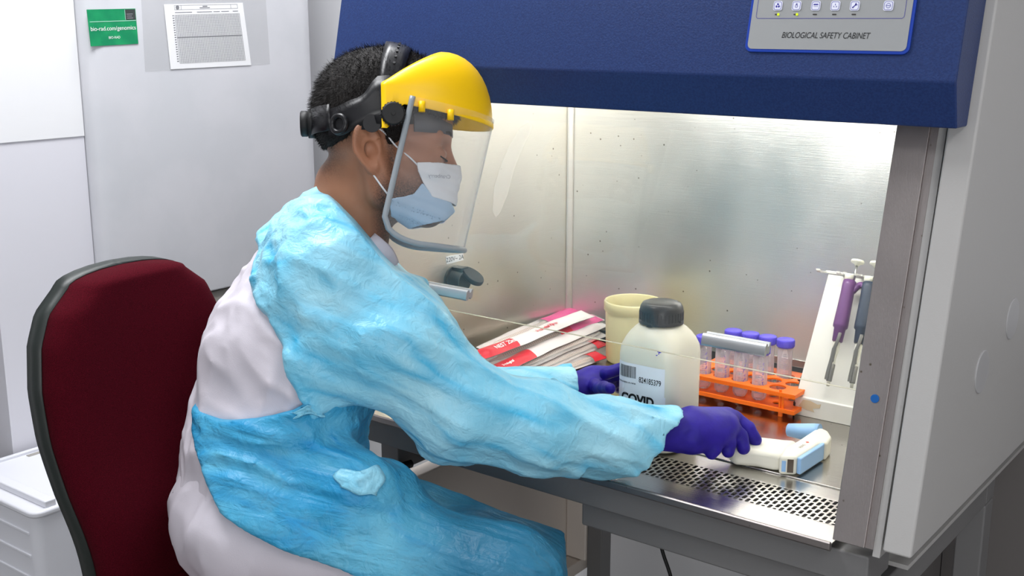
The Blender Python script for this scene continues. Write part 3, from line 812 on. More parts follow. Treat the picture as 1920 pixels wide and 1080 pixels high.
# orange tube rack
M_or = mat('rack_orange', srgb(250, 112, 12), 0.42, sss=0.15, sssr=(0.012, 0.006, 0.002))
rk = tag(empty('tube_rack', (-0.955, 2.02, ZD)), 'orange plastic rack holding the purple capped tubes', 'tube rack')
RX0, RX1 = -1.070, -0.842
RROW = [(1.953, 1.999, 1.980, -1.0455), (1.999, 2.032, 2.0155, -1.030), (2.032, 2.088, 2.052, -1.0205)]
PX = 0.0395
def hole_plate(zb, zt_, r, name):
    b = MB(); n = 16
    for (ya, yb, yc, xs) in RROW:
        xs0 = xs - PX / 2
        cols = int((RX1 - xs0) / PX + 1e-6)
        segs = []
        if xs0 > RX0 + 1e-4: segs.append((RX0, xs0))
        if RX1 > xs0 + cols * PX + 1e-4: segs.append((xs0 + cols * PX, RX1))
        for a, c in segs:
            b.add([(a,ya,zt_),(c,ya,zt_),(c,yb,zt_),(a,yb,zt_),(a,ya,zb),(c,ya,zb),(c,yb,zb),(a,yb,zb)], [(0,1,2,3),(7,6,5,4)])
        for i in range(cols):
            xc = xs + PX * i; hx = PX / 2; rr_ = min(r, (yb - ya) / 2 - 0.0012)
            V = []
            for z in (zt_, zb):
                for k in range(n):
                    th = 2 * math.pi * k / n; V.append((xc + rr_ * math.cos(th), yc + rr_ * math.sin(th), z))
                for k in range(n):
                    th = 2 * math.pi * k / n; c, s = math.cos(th), math.sin(th)
                    q = max(abs(c), abs(s)); x = xc + hx * c / q
                    y = yc + (yb - yc if s > 0 else yc - ya) * s / q
                    V.append((x, y, z))
            F = []
            for k in range(n):
                k2 = (k+1) % n
                F += [(k, k2, n + k2, n + k), (2*n + k2, 2*n + k, 3*n + k, 3*n + k2), (k2, k, 2*n + k, 2*n + k2)]
            b.add(V, F)
    for (x0_, x1_, y0_, y1_) in ((RX0, RX1, 1.9505, 1.9535), (RX0, RX1, 2.0875, 2.0905), (RX0 - 0.003, RX0, 1.9505, 2.0905), (RX1, RX1 + 0.003, 1.9505, 2.0905)):
        b.box((x0_, y0_, zb - 0.004), (x1_, y1_, zt_ + 0.0005))
    return b.build(name, M_or, rk, True, fix=False)
hole_plate(0.845, 0.848, 0.0162, 'top_plate'); hole_plate(0.8135, 0.8165, 0.0085, 'base_plate')
for x in (RX0 + 0.012, RX1 - 0.030):
    for y in (1.9525, 2.085):
        b = MB(); b.box((x, y, 0.8165), (x + 0.004, y + 0.004, 0.853)); b.box((x + 0.006, y, 0.8165), (x + 0.010, y + 0.004, 0.848))
        b.build('post', M_or, rk, True, bevel=0.0006)
        b = MB(); b.box((x, y, ZD), (x + 0.008, y + 0.005, 0.8135)); b.build('foot', M_or, rk, True, bevel=0.001)
# 50 ml tubes
M_tube = thin('tube_plastic', (0.97, 0.95, 0.965, 1), refl=0.04, rough=0.12, film=0.22, filmcol=(0.92, 0.86, 0.9, 1), edge_milk=0.55)
M_cap = mat('purple_cap', srgb(84, 70, 208), 0.42)
def make_tube():
    r0 = empty('centrifuge_tube', (0, 0, 0))
    b = MB(); R0 = 0.0143
    b.lathe([(0.0, 0.0), (0.004, 0.0003), (R0 - 0.0012, 0.0135), (R0, 0.017), (R0, 0.108), (R0 - 0.0012, 0.108), (R0 - 0.0012, 0.018), (0.004, 0.002), (0.0, 0.0018)], 28)
    b.build('body', M_tube, r0)
    b = MB(); b.lathe([(0.0, 0.0995), (0.0155, 0.0995), (0.0168, 0.101), (0.0172, 0.103), (0.0172, 0.1145), (0.0163, 0.1155), (0.0, 0.1155)], 36)
    for k in range(40):
        b.box((0.0170, -0.0005, 0.102), (0.0177, 0.0005, 0.113), 0, Matrix.Rotation(2 * math.pi * k / 40, 4, 'Z'))
    b.build('cap', M_cap, r0, fix=False)
    b = MB()
    for k in range(15):
        z = 0.025 + k * 0.0045; n = 5; a0 = math.radians(-72); da = math.radians(34 if k % 3 == 0 else 20) / n
        for i in range(n):
            q = [(a0 + da * (i + e), z + d) for e, d in ((0,0),(1,0),(1,0.0006),(0,0.0006))]
            b.add([((R0 + 0.0002) * math.cos(a), (R0 + 0.0002) * math.sin(a), zz_) for a, zz_ in q], [(0,1,2,3)])
    b.build('graduations', mat('graduation_ink', srgb(150, 140, 170), 0.6), r0, fix=False)
    return r0
def pen(parent, seed):
    rn = random.Random(seed); b = MB(); R0 = 0.0146; z = 0.086
    while z > 0.045:
        a = math.radians(-38 + rn.uniform(-4, 4))
        pts = [(a + rn.uniform(-.16, .16), z - 0.0022 * k + rn.uniform(-.0005, .0005)) for k in range(4)]
        for p, q in zip(pts, pts[1:]):
            b.add([(R0*math.cos(p[0]), R0*math.sin(p[0]), p[1]), (R0*math.cos(q[0]), R0*math.sin(q[0]), q[1]), (R0*math.cos(q[0]+.06), R0*math.sin(q[0]+.06), q[1]-.0004), (R0*math.cos(p[0]+.06), R0*math.sin(p[0]+.06), p[1]-.0004)], [(0,1,2,3)])
        z -= 0.0095
    b.build('pen_marks', M_pen, parent, fix=False)
proto = make_tube()
spots = [(RROW[0][3] + PX * i + (0.0006 * i), RROW[0][2], 0.0165) for i in range(4)] + [(RROW[2][3] + 0.0375 * i, RROW[2][2], 0.0170) for i in range(4)]
front = ['leftmost', 'second from left', 'third from left', 'rightmost']
tubes = [proto] + [copy_tree(proto) for _ in spots[1:]]
for i, (x, y, z) in enumerate(spots):
    o = tubes[i]; o.location = (x, y, ZD + z - 0.0095); o.rotation_euler = (0, 0, math.radians(-8 + 5 * (i % 3)))
    row = 'front' if i < 4 else 'back'
    tag(o, 'purple capped clear tube, %s of the %s row in the orange rack' % (front[i % 4], row), 'test tube', 'purple capped tubes in the orange rack')
    if i < 4: pen(o, i + 3)

# white pipette stand
M_acr = mat('white_acrylic', srgb(222, 222, 216), 0.3, coat=0.2)
ps = tag(empty('pipette_stand', (-0.73, 2.05, ZD)), 'white acrylic pipette stand leaning beside the right steel post', 'pipette stand')
sx0, sx1 = -0.853, -0.60
lz, ly = 0.836, 1.984
ty, tz = 2.108, 1.052
b = MB()
b.prism([(ly, ZD), (ly, lz), (ly + 0.005, lz + 0.001), (ty, tz), (ty + 0.006, tz), (ly + 0.013, lz - 0.003), (ly + 0.006, lz - 0.006), (ly + 0.006, ZD)], 0, sx0, sx1)
b.build('panel', M_acr, ps, True, bevel=0.0008)
b = MB(); b.prism([(ty + 0.002, tz - 0.05), (ty + 0.008, tz - 0.05), (2.185, ZD), (2.178, ZD)], 0, sx0 + 0.02, sx1 - 0.02); b.build('back_strut', M_acr, ps, True, bevel=0.0008)
b = MB()
b.prism([(ty - 0.003, tz), (ty + 0.006, tz), (ty + 0.006, tz + 0.004), (ty - 0.003, tz + 0.004)], 0, sx0 - 0.006, sx1)
for x in (sx0 - 0.012, sx0 + 0.028, sx0 + 0.042, sx0 + 0.064, sx0 + 0.072, sx0 + 0.098, sx0 + 0.12):
    b.prism([(ty - 0.003, tz), (ty - 0.003, tz + 0.004), (ty - 0.026, tz + 0.009), (ty - 0.034, tz + 0.014), (ty - 0.034, tz + 0.010), (ty - 0.026, tz + 0.005)], 0, x, x + 0.008)
b.build('hook_rail', M_acr, ps, True, bevel=0.0006)
sl_ = Vector((0, ty - ly - 0.005, tz - lz - 0.001)).normalized()
def panelpt(x, s, off=0.0003):
    p = Vector((x, ly + 0.005, lz + 0.001)) + sl_ * s; n_ = Vector((1, 0, 0)).cross(sl_)
    return p + n_ * off
b = MB()
b.add([(sx0 - 0.0006, ly - 0.001, ZD + 0.001), (sx0 + 0.001, ly - 0.001, ZD + 0.001), (sx0 + 0.002, ly - 0.0008, lz - 0.012), (sx0 - 0.0006, ly - 0.0008, lz - 0.012), (sx0 - 0.0006, ly + 0.022, ZD + 0.001), (sx0 - 0.0006, ly + 0.02, lz - 0.012)], [(0,1,2,3),(4,0,3,5)])
b.prism([(ly + 0.0, ZD + 0.001), (ly + 0.024, ZD + 0.001), (ly + 0.026, lz - 0.010), (ly + 0.0, lz - 0.012)], 0, sx0 - 0.003, sx0)
b.prism([(ly + 0.012, lz + 0.004), (ly + 0.022, lz + 0.01), (ly + 0.034, lz + 0.036), (ly + 0.022, lz + 0.03)], 0, sx0 - 0.002, sx0)
b.build('dark_tape', mat('grey_tape', srgb(70, 66, 64), 0.6), ps, True)
b = MB(); P = [(0.008, 0.012), (0.016, 0.026), (0.03, 0.027), (0.045, 0.022), (0.052, 0.024), (0.05, 0.016), (0.036, 0.012), (0.04, 0.006), (0.022, 0.008)]
b.add([(sx0 + x, ly - 0.0005, ZD + z + 0.006) for x, z in P], [list(range(len(P)))[::-1]]); b.build('tape_residue', mat('brown_residue', srgb(206, 190, 160), 0.7), ps, True, fix=False)
# two pipettes hanging on it
M_grey = mat('pipette_grey', srgb(128, 128, 126), 0.35, 0.8); M_cream = mat('pipette_cream', srgb(220, 220, 206), 0.4)
def pipette(tip, top, mbody, label, mbut):
    tip, top = Vector(tip), Vector(top); L_ = (top - tip).length
    ez = (top - tip).normalized(); ey = Vector((0, -1, 0)) - ez * Vector((0, -1, 0)).dot(ez); ey.normalize(); ex = ey.cross(ez)
    M = Matrix.Identity(4)
    for i in range(3): M[i][0], M[i][1], M[i][2] = ex[i], ey[i], ez[i]
    r = empty('pipette', tip); r.matrix_basis = Matrix.Translation(tip) @ M
    tag(r, label, 'pipette', 'pipettes on the white stand')
    k = L_ / 0.272
    b = MB(); b.lathe([(0, 0), (0.0028, 0), (0.0034, 0.018), (0.0044, 0.03), (0.0046, 0.06), (0.0062, 0.075), (0.0066, 0.098), (0, 0.098)], 20); b.build('shaft', M_cream, r)
    b = MB(); pts = [(0.004, 0.0052, 0.012), (0.003, 0.0062, 0.03), (0.001, 0.0072, 0.055), (-0.001, 0.009, 0.078), (-0.0045, 0.010, 0.094), (-0.006, 0.0095, 0.11)]
    b.tube(cr(pts, 4), 0.0036, 10, flat=0.55)
    b.lathe([(0.0048, 0.010), (0.0052, 0.012), (0.0058, 0.044), (0.0054, 0.046)], 16)
    b.box((-0.0035, 0.004, 0.05), (0.0045, 0.0075, 0.078)); b.build('tip_ejector', M_grey, r, bevel=0.0008)
    b = MB(); rows = []
    for z, rx, ry, off in ((0.092, 0.0075, 0.0085, 0), (0.094, 0.0095, 0.0105, 0), (0.120, 0.0105, 0.012, 0), (0.1235, 0.0135, 0.0145, 0), (0.128, 0.0138, 0.0148, 0), (0.165, 0.0128, 0.0142, 0), (0.195, 0.0122, 0.014, 0), (0.212, 0.0125, 0.0145, 0.0), (0.221, 0.0118, 0.0138, 0), (0.223, 0.0095, 0.011, 0)):
        rows.append([(rx * math.cos(2*math.pi*q/24), ry * math.sin(2*math.pi*q/24) + off, z) for q in range(24)])
    b.grid(rows, close=True); b.add(rows[0], [list(range(24))[::-1]]); b.add(rows[-1], [list(range(24))])
    b.build('handle', mbody, r)
    b = MB(); pts = [(-0.008, -0.002, 0.200), (-0.014, -0.004, 0.211), (-0.019, -0.004, 0.217), (-0.024, -0.003, 0.216), (-0.0265, -0.002, 0.211)]
    b.tube(cr(pts, 4), [0.006] * 13 + [0.0052] * 4, 10); b.build('finger_hook', mbody, r)
    b = MB(); b.lathe([(0, 0.222), (0.0085, 0.222), (0.0085, 0.233), (0.0078, 0.235), (0, 0.235)], 20, TR(0.003, 0, 0)); b.build('collar', M_cream, r)
    b = MB(); b.lathe([(0, 0.223), (0.0021, 0.223), (0.0021, 0.258), (0, 0.258)], 12, TR(-0.0065, -0.001, 0)); b.build('plunger_rod', M_alu, r)
    b = MB(); b.lathe([(0, 0.2555), (0.004, 0.2555), (0.0055, 0.2585), (0.0118, 0.2615), (0.0125, 0.264), (0.0115, 0.2668), (0.006, 0.268), (0, 0.268)], 28, TR(-0.0065, -0.001, 0)); b.build('plunger_button', mbut, r)
    for ch in r.children: ch.scale = (1, 1, k)
    return r
pipette(ony(1552, 724, 1.980), ony(1603, 483, 2.092), mat('pipette_purple', srgb(96, 54, 112), 0.4), 'purple handled pipette hanging on the white stand, left of the navy one', M_cream)
pipette(ony(1596, 728, 1.980), ony(1638, 487, 2.092), mat('pipette_navy', srgb(40, 54, 74), 0.4), 'navy handled pipette hanging on the white stand beside the steel post', M_cream)

# infrared thermometer lying on its side
M_thw = mat('thermometer_white', srgb(232, 230, 216), 0.35); M_thb = mat('thermometer_blue', srgb(150, 192, 236), 0.38)
th = tag(empty('infrared_thermometer', tuple(onz(1480, 850, ZD))), 'white and pale blue gun shaped thermometer under the gloved right hand', 'thermometer')
Zt = 0.833
def pz(L_, z): return [tuple(onz(x, y, z)[:2]) for x, y in L_]
head = pz([(1461, 855), (1493, 857), (1538, 829), (1551, 830), (1560, 818), (1553, 807), (1540, 801), (1529, 803), (1494, 826), (1470, 838)], Zt)
b = MB(); b.prism(head, 2, ZD, Zt); b.build('body', M_thw, th, True, bevel=0.0055, seg=4, angle=25)
hd = pz([(1372, 826), (1384, 818), (1428, 818.6), (1470, 823.5), (1496, 825), (1470, 853), (1450, 852), (1420, 846), (1376, 842), (1366, 834)], Zt - 0.002)
b = MB(); b.prism(hd, 2, ZD + 0.001, Zt - 0.001); b.build('grip', M_thw, th, True, bevel=0.009, seg=5, angle=25)
p0, p1 = Vector(tuple(head[1]) + (0,)), Vector(tuple(head[2]) + (0,))
dv = (p1 - p0).normalized(); nv = Vector((dv.y, -dv.x, 0))
b = MB(); P = [p0 + dv * 0.003, p1 + dv * 0.012, p1 + dv * 0.012 + nv * 0.004, p1 - dv * 0.004 + nv * 0.008, p0 + dv * 0.001 + nv * 0.008]
b.prism([(p.x, p.y) for p in P], 2, ZD + 0.003, Zt - 0.0015); b.build('side_panel', M_thb, th, True, bevel=0.003, seg=3)['label'] = 'pale blue side panel'
n0, n1 = Vector(onz(1529, 812, 0.822)), Vector(onz(1478, 806, 0.818))
b = MB(); b.tube([n0 + (n0-n1)*0.15, n0 + (n1-n0)*0.1, n0 + (n1-n0)*0.45, n1, n1 + (n1-n0)*0.03], [0.017, 0.0165, 0.0145, 0.0115, 0.009], 22)
b.build('nozzle', M_thb, th, True)['label'] = 'pale blue nozzle'
e0, e1 = Vector(tuple(head[0]) + (0,)), Vector(tuple(head[1]) + (0,)); ed = (e1 - e0).normalized(); en = Vector((ed.y, -ed.x, 0)); ew = (e1 - e0).length
def epatch(name, u0, u1, h0, h1, m, off):
    b = MB(); P = [e0 + ed * ew * u + en * o_ for u, o_ in ((u0, -0.002), (u1, -0.002), (u1, off), (u0, off))]
    b.prism([(p.x, p.y) for p in P], 2, ZD + h0, ZD + h1); return b.build(name, m, th, True, bevel=0.0004)
epatch('button', 0.17, 0.42, 0.006, 0.025, M_thb, 0.0006); epatch('display', 0.50, 0.87, 0.005, 0.028, mat('display_dark', srgb(82, 70, 58), 0.2), 0.0007)
lp = onz(1512, 829, Zt); dx = (Vector(onz(1530, 817, Zt)) - Vector(onz(1498, 838, Zt)))
text('lettering', 'AUVE', 0.0085, mat('grey_print', srgb(160, 150, 148), 0.5), th, frameM(Vector(onz(1504, 837, Zt)) + Vector((0, 0, 0.0004)), dx, Vector((-dx.y, dx.x, 0))))
lc = Vector(onz(1514, 829.5, Zt)); b = MB(); b.tube([lc + Vector((0, 0, 0.0002)), lc + Vector((0, 0, 0.0006))], 0.0032, 4); b.build('logo', mat('red_print', srgb(200, 60, 50), 0.5), th, True)

# wrapped serological pipettes
M_film = thin('wrap_film', (0.985, 0.975, 0.975, 1), film=0.20, rough=0.15, filmcol=(0.95, 0.93, 0.93, 1))
M_wpap = mat('wrap_paper', srgb(226, 220, 220), 0.55, bump=(90, 0.3, 0.002)); M_red = mat('wrap_red', srgb(206, 42, 58), 0.4); M_pink = mat('wrap_pink', srgb(214, 78, 140), 0.4)
M_glassy = mat('pipette_clear', srgb(222, 210, 200), 0.25); M_tick = mat('pipette_ticks', srgb(150, 100, 80), 0.5)
def wrapper(A, B, width, face, bands, label, letter=None, roll=0.0):
    A, B = Vector(A), Vector(B); L_ = (B - A).length
    ex = (B - A).normalized(); ey = Vector((0, 0, 1)).cross(ex); ey.normalize(); ez = ex.cross(ey)
    M = Matrix.Identity(4)
    for i in range(3): M[i][0], M[i][1], M[i][2] = ex[i], ey[i], ez[i]
    M = Matrix.Translation(A) @ M @ Matrix.Rotation(roll, 4, 'X')
    r = empty('wrapped_pipette', A); r.matrix_basis = M
    tag(r, label, 'wrapped pipette', 'wrapped serological pipettes piled in the cabinet corner')
    def surf(x, t, up=1):
        u = x / L_; e = min(1.0, min(u, 1 - u) / 0.07); e = e * e * (3 - 2 * e)
        h = 0.0075 * e * math.cos(t * math.pi / 2) ** 0.8 * (1 + 0.12 * math.sin(x * 90 + t * 3)) + 0.0006
        wv = width / 2 * (1 + 0.035 * math.sin(x * 55))
        return Vector((x, t * wv, up * h + 0.002 * math.sin(x * 17 + A.x * 60)))
    nx, ny = 40, 12
    def sheet_(x0, x1, up, off=0.0):
        rows = []
        for i in range(nx + 1):
            x = x0 + (x1 - x0) * i / nx
            rows.append([surf(x, -1 + 2 * k / ny, up) + Vector((0, 0, up * off)) for k in range(ny + 1)])
        b = MB(); b.grid(rows); return b
    sheet_(0, L_, -1).build('backing', M_wpap, r)
    sheet_(0, L_, 1).build('wrapper', M_wpap if face == 'paper' else M_film, r)
    for (u0, u1, m_) in bands:
        o = sheet_(u0 * L_, u1 * L_, 1, 0.0005).build('printed_band', m_, r)
    if face == 'film':
        b = MB(); rr_ = 0.0052
        b.tube([(L_*0.03, 0, 0), (L_*0.10, 0, 0), (L_*0.12, 0, 0), (L_*0.9, 0, 0), (L_*0.92, 0, 0), (L_*0.97, 0, 0)], [0.0015, 0.003, rr_, rr_, 0.0035, 0.0035], 14); p = b.build('inner_pipette', M_glassy, r)
        b = MB()
        for k in range(46):
            x = L_ * (0.14 + 0.74 * k / 46)
            for q in range(5):
                a0, a1 = math.radians(60 + 20 * q), math.radians(80 + 20 * q); R2 = rr_ + 0.0003
                b.add([(x, R2*math.cos(a0), R2*math.sin(a0)), (x + 0.0011, R2*math.cos(a0), R2*math.sin(a0)), (x + 0.0011, R2*math.cos(a1), R2*math.sin(a1)), (x, R2*math.cos(a1), R2*math.sin(a1))], [(0,1,2,3)])
        b.build('scale_ticks', M_tick, p, fix=False)
    if letter:
        for body, x, size in letter:
            o = text('lettering', body, size, M_white if x < 0.3 * L_ else M_red, None, Matrix.Identity(4), bold=0.0003)
            for v in o.data.vertices:
                q = surf(x + v.co.x, max(-1, min(1, (v.co.y - 0.004) / (width / 2))), 1); v.co = q + Vector((0, 0, 0.0018))
            o.parent = r
    return r
W_ = 0.037
W0 = [
 ((1000, 712, .806), (1128, 664, .812), 'film', [(0.80, 1.0, M_red)], 'clear wrapped pipette nearest the beaker at the bottom right of the pile', None),
 ((972, 706, .815), (1128, 640, .826), 'film', [(0.86, 1.0, M_red)], 'clear wrapped pipette second from the beaker with a dark red end', None),
 ((940, 702, .828), (1128, 622, .842), 'film', [], 'clear wrapped pipette with a brown scale between the red ended ones', None),
 ((918, 699, .842), (1128, 604, .858), 'paper', [(0.0, 0.33, M_red)], 'white paper wrapped pipette with a dull red left end low in the pile', [('Serological', 0.055, 0.0085)]),
 ((906, 655, .852), (1082, 579, .852), 'film', [(0.62, 1.0, M_pink)], 'clear wrapped pipette with a pink end at the back of the pile', None),
 ((908, 682, .850), (1122, 594, .866), 'film', [(0.70, 0.985, M_pink), (0.60, 0.70, M_red)], 'clear wrapped pipette with a pink end on top beside the beaker', None),
 ((897, 667, .874), (1102, 588, .886), 'paper', [(0.0, 0.30, M_red)], 'white paper wrapped pipette with bright red end printed in white', [('NEST 25mL', 0.082, 0.0145), ('Serological Pipette', 0.22, 0.010)]),
]
for a, c, face, bands, lab, let in W0:
    wrapper(onz(*a), onz(*c), W_, face, bands, lab, let, 0.22)
# ------------------------------------------------------------------ implicit surfaces -> one smooth mesh (surface nets)
_rng = np.random.RandomState(7)
_T = _rng.rand(32, 32, 32).astype(np.float32)
def vnoise(P):
    i = np.floor(P).astype(np.int32); f = (P - i).astype(np.float32); f = f * f * (3 - 2 * f)
    a = i & 31; c = (i + 1) & 31
    x0, y0, z0, x1, y1, z1 = a[:,0], a[:,1], a[:,2], c[:,0], c[:,1], c[:,2]
    fx, fy, fz = f[:,0], f[:,1], f[:,2]
    def l(u, v, t): return u + (v - u) * t
    return l(l(l(_T[x0,y0,z0], _T[x1,y0,z0], fx), l(_T[x0,y1,z0], _T[x1,y1,z0], fx), fy),
             l(l(_T[x0,y0,z1], _T[x1,y0,z1], fx), l(_T[x0,y1,z1], _T[x1,y1,z1], fx), fy), fz)
def fbm(P, o=3):
    s = 0; a = 0.5
    for k in range(o): s = s + a * vnoise(P * (2.03 ** k) + 11.3 * k); a *= 0.5
    return s
def ridge(P, o=3):
    s = 0; a = 0.6
    for k in range(o):
        n = 1 - np.abs(2 * vnoise(P * (1.97 ** k) + 5.7 * k) - 1); s = s + a * n * n; a *= 0.5
    return s
A_ = lambda *v: np.array(v, dtype=np.float32)
def cap(P, a, b, ra, rb):
    a = np.asarray(a, dtype=np.float32); b = np.asarray(b, dtype=np.float32); d = b - a
    t = np.clip(((P - a) @ d) / max(float(d @ d), 1e-12), 0, 1)
    return np.linalg.norm(P - a - t[:, None] * d, axis=1) - (ra + (rb - ra) * t)
def ell(P, c, r, R=None):
    q = P - np.asarray(c, dtype=np.float32)
    if R is not None: q = q @ np.asarray(R, dtype=np.float32)
    r = np.asarray(r, dtype=np.float32)
    k0 = np.linalg.norm(q / r, axis=1); k1 = np.linalg.norm(q / (r * r), axis=1)
    return k0 * (k0 - 1) / np.maximum(k1, 1e-6)
def smin(a, b, k):
    h = np.clip(0.5 + 0.5 * (b - a) / k, 0, 1)
    return b + (a - b) * h - k * h * (1 - h)
def smax(a, b, k): return -smin(-a, -b, k)
def chain(P, pts, k=0.03):
    d = None
    for (a, ra), (b, rb) in zip(pts, pts[1:]):
        e = cap(P, a, b, ra, rb); d = e if d is None else smin(d, e, k)
    return d
def axis_arr(segs):
    """segs: [(start, end, step), ...] contiguous"""
    out = []
    for a, b, s in segs: out += list(np.linspace(a, b, max(2, int(round((b - a) / s))), endpoint=False))
    out.append(segs[-1][1]); return np.array(out, dtype=np.float32)
def nets(fn, xs, ys, zs, band=0.03):
    xs, ys, zs = [np.asarray(v, dtype=np.float32) for v in (xs, ys, zs)]
    nx, ny, nz = len(xs), len(ys), len(zs)
    st = 4
    ci, cj, ck = [np.unique(np.append(np.arange(0, n, st), n - 1)) for n in (nx, ny, nz)]
    G = np.stack(np.meshgrid(xs[ci], ys[cj], zs[ck], indexing='ij'), -1).reshape(-1, 3)
    Dc = np.concatenate([fn(G[i:i+300000]) for i in range(0, len(G), 300000)]).reshape(len(ci), len(cj), len(ck))
    # nearest coarse sample as initial guess
    def near(n, c): return np.clip((np.arange(n) + st // 2) // st, 0, len(c) - 1)
    V = Dc[np.ix_(near(nx, ci), near(ny, cj), near(nz, ck))].astype(np.float32)
    step = max(np.max(np.diff(v)) for v in (xs, ys, zs)) * st
    M = np.abs(V) < (band + step * 0.9)
    I = np.argwhere(M)
    Pn = np.stack([xs[I[:,0]], ys[I[:,1]], zs[I[:,2]]], -1)
    val = np.concatenate([fn(Pn[i:i+300000]) for i in range(0, len(Pn), 300000)]) if len(Pn) else np.zeros(0)
    V[I[:,0], I[:,1], I[:,2]] = val
    S = V < 0
    act = np.zeros((nx-1, ny-1, nz-1), dtype=np.int8)
    for dx in (0,1):
        for dy in (0,1):
            for dz in (0,1): act += S[dx:nx-1+dx, dy:ny-1+dy, dz:nz-1+dz]
    act = (act > 0) & (act < 8)
    C = np.argwhere(act); idx = -np.ones(act.shape, dtype=np.int64); idx[act] = np.arange(len(C))
    pos = np.zeros((len(C), 3)); cnt = np.zeros(len(C))
    corner = [(0,0,0),(1,0,0),(0,1,0),(1,1,0),(0,0,1),(1,0,1),(0,1,1),(1,1,1)]
    for e0, e1 in ((0,1),(2,3),(4,5),(6,7),(0,2),(1,3),(4,6),(5,7),(0,4),(1,5),(2,6),(3,7)):
        i0 = C + corner[e0]; i1 = C + corner[e1]
        a = V[i0[:,0], i0[:,1], i0[:,2]]; b = V[i1[:,0], i1[:,1], i1[:,2]]
        m = (a < 0) != (b < 0); t = np.where(m, a / np.where(m, a - b, 1), 0)[:, None]
        p0 = np.stack([xs[i0[:,0]], ys[i0[:,1]], zs[i0[:,2]]], -1); p1 = np.stack([xs[i1[:,0]], ys[i1[:,1]], zs[i1[:,2]]], -1)
        pos += np.where(m[:, None], p0 + (p1 - p0) * t, 0); cnt += m
    pos /= cnt[:, None]
    F = []
    sx = S[:-1] != S[1:]; I = np.argwhere(sx); I = I[(I[:,1] > 0) & (I[:,2] > 0) & (I[:,1] < ny-1) & (I[:,2] < nz-1)]
    q = np.stack([idx[I[:,0], I[:,1]-1, I[:,2]-1], idx[I[:,0], I[:,1], I[:,2]-1], idx[I[:,0], I[:,1], I[:,2]], idx[I[:,0], I[:,1]-1, I[:,2]]], 1)
    f = ~S[I[:,0], I[:,1], I[:,2]]; q[f] = q[f][:, ::-1]; F.append(q)
    sy = S[:, :-1] != S[:, 1:]; I = np.argwhere(sy); I = I[(I[:,0] > 0) & (I[:,2] > 0) & (I[:,0] < nx-1) & (I[:,2] < nz-1)]
    q = np.stack([idx[I[:,0]-1, I[:,1], I[:,2]-1], idx[I[:,0]-1, I[:,1], I[:,2]], idx[I[:,0], I[:,1], I[:,2]], idx[I[:,0], I[:,1], I[:,2]-1]], 1)
    f = ~S[I[:,0], I[:,1], I[:,2]]; q[f] = q[f][:, ::-1]; F.append(q)
    sz = S[:, :, :-1] != S[:, :, 1:]; I = np.argwhere(sz); I = I[(I[:,0] > 0) & (I[:,1] > 0) & (I[:,0] < nx-1) & (I[:,1] < ny-1)]
    q = np.stack([idx[I[:,0]-1, I[:,1]-1, I[:,2]], idx[I[:,0], I[:,1]-1, I[:,2]], idx[I[:,0], I[:,1], I[:,2]], idx[I[:,0]-1, I[:,1], I[:,2]]], 1)
    f = ~S[I[:,0], I[:,1], I[:,2]]; q[f] = q[f][:, ::-1]; F.append(q)
    return pos, np.concatenate(F)
def lap(pos, F, it, lam=0.5):
    E = np.concatenate([F[:, [0,1]], F[:, [1,2]], F[:, [2,3]], F[:, [3,0]]]); E = np.concatenate([E, E[:, ::-1]])
    for _ in range(it):
        s = np.zeros_like(pos); c = np.bincount(E[:,0], minlength=len(pos)).astype(float)
        for k in range(3): s[:, k] = np.bincount(E[:,0], weights=pos[E[:,1], k], minlength=len(pos))
        pos = pos + lam * (s / np.maximum(c, 1)[:, None] - pos)
    return pos
def np_mesh(name, pos, F, attr=None):
    me = bpy.data.meshes.new(name)
    n, m = len(pos), len(F)
    me.vertices.add(n); me.vertices.foreach_set('co', pos.astype(np.float32).ravel())
    me.loops.add(m * 4); me.loops.foreach_set('vertex_index', F.astype(np.int32).ravel())
    me.polygons.add(m); me.polygons.foreach_set('loop_start', np.arange(0, 4*m, 4, dtype=np.int32))
    try: me.polygons.foreach_set('loop_total', np.full(m, 4, dtype=np.int32))
    except Exception: pass
    me.polygons.foreach_set('use_smooth', np.ones(m, dtype=bool))
    me.update(); me.validate()
    if attr is not None:
        for k, v in attr.items():
            a = me.attributes.new(k, 'FLOAT', 'POINT'); a.data.foreach_set('value', v.astype(np.float32))
    return me
def sdf_obj(name, fn, lo, hi, res, m, parent, smooth=1, band=0.03, attr=None, axes=None, lam=0.5):
    if axes is None: axes = [axis_arr([(lo[k], hi[k], res)]) for k in range(3)]
    pos, F = nets(fn, *axes, band=band)
    if smooth: pos = lap(pos, F, smooth, lam)
    me = np_mesh(name, pos, F, attr(pos.astype(np.float32)) if attr else None)
    return link(name, me, m, parent, True)
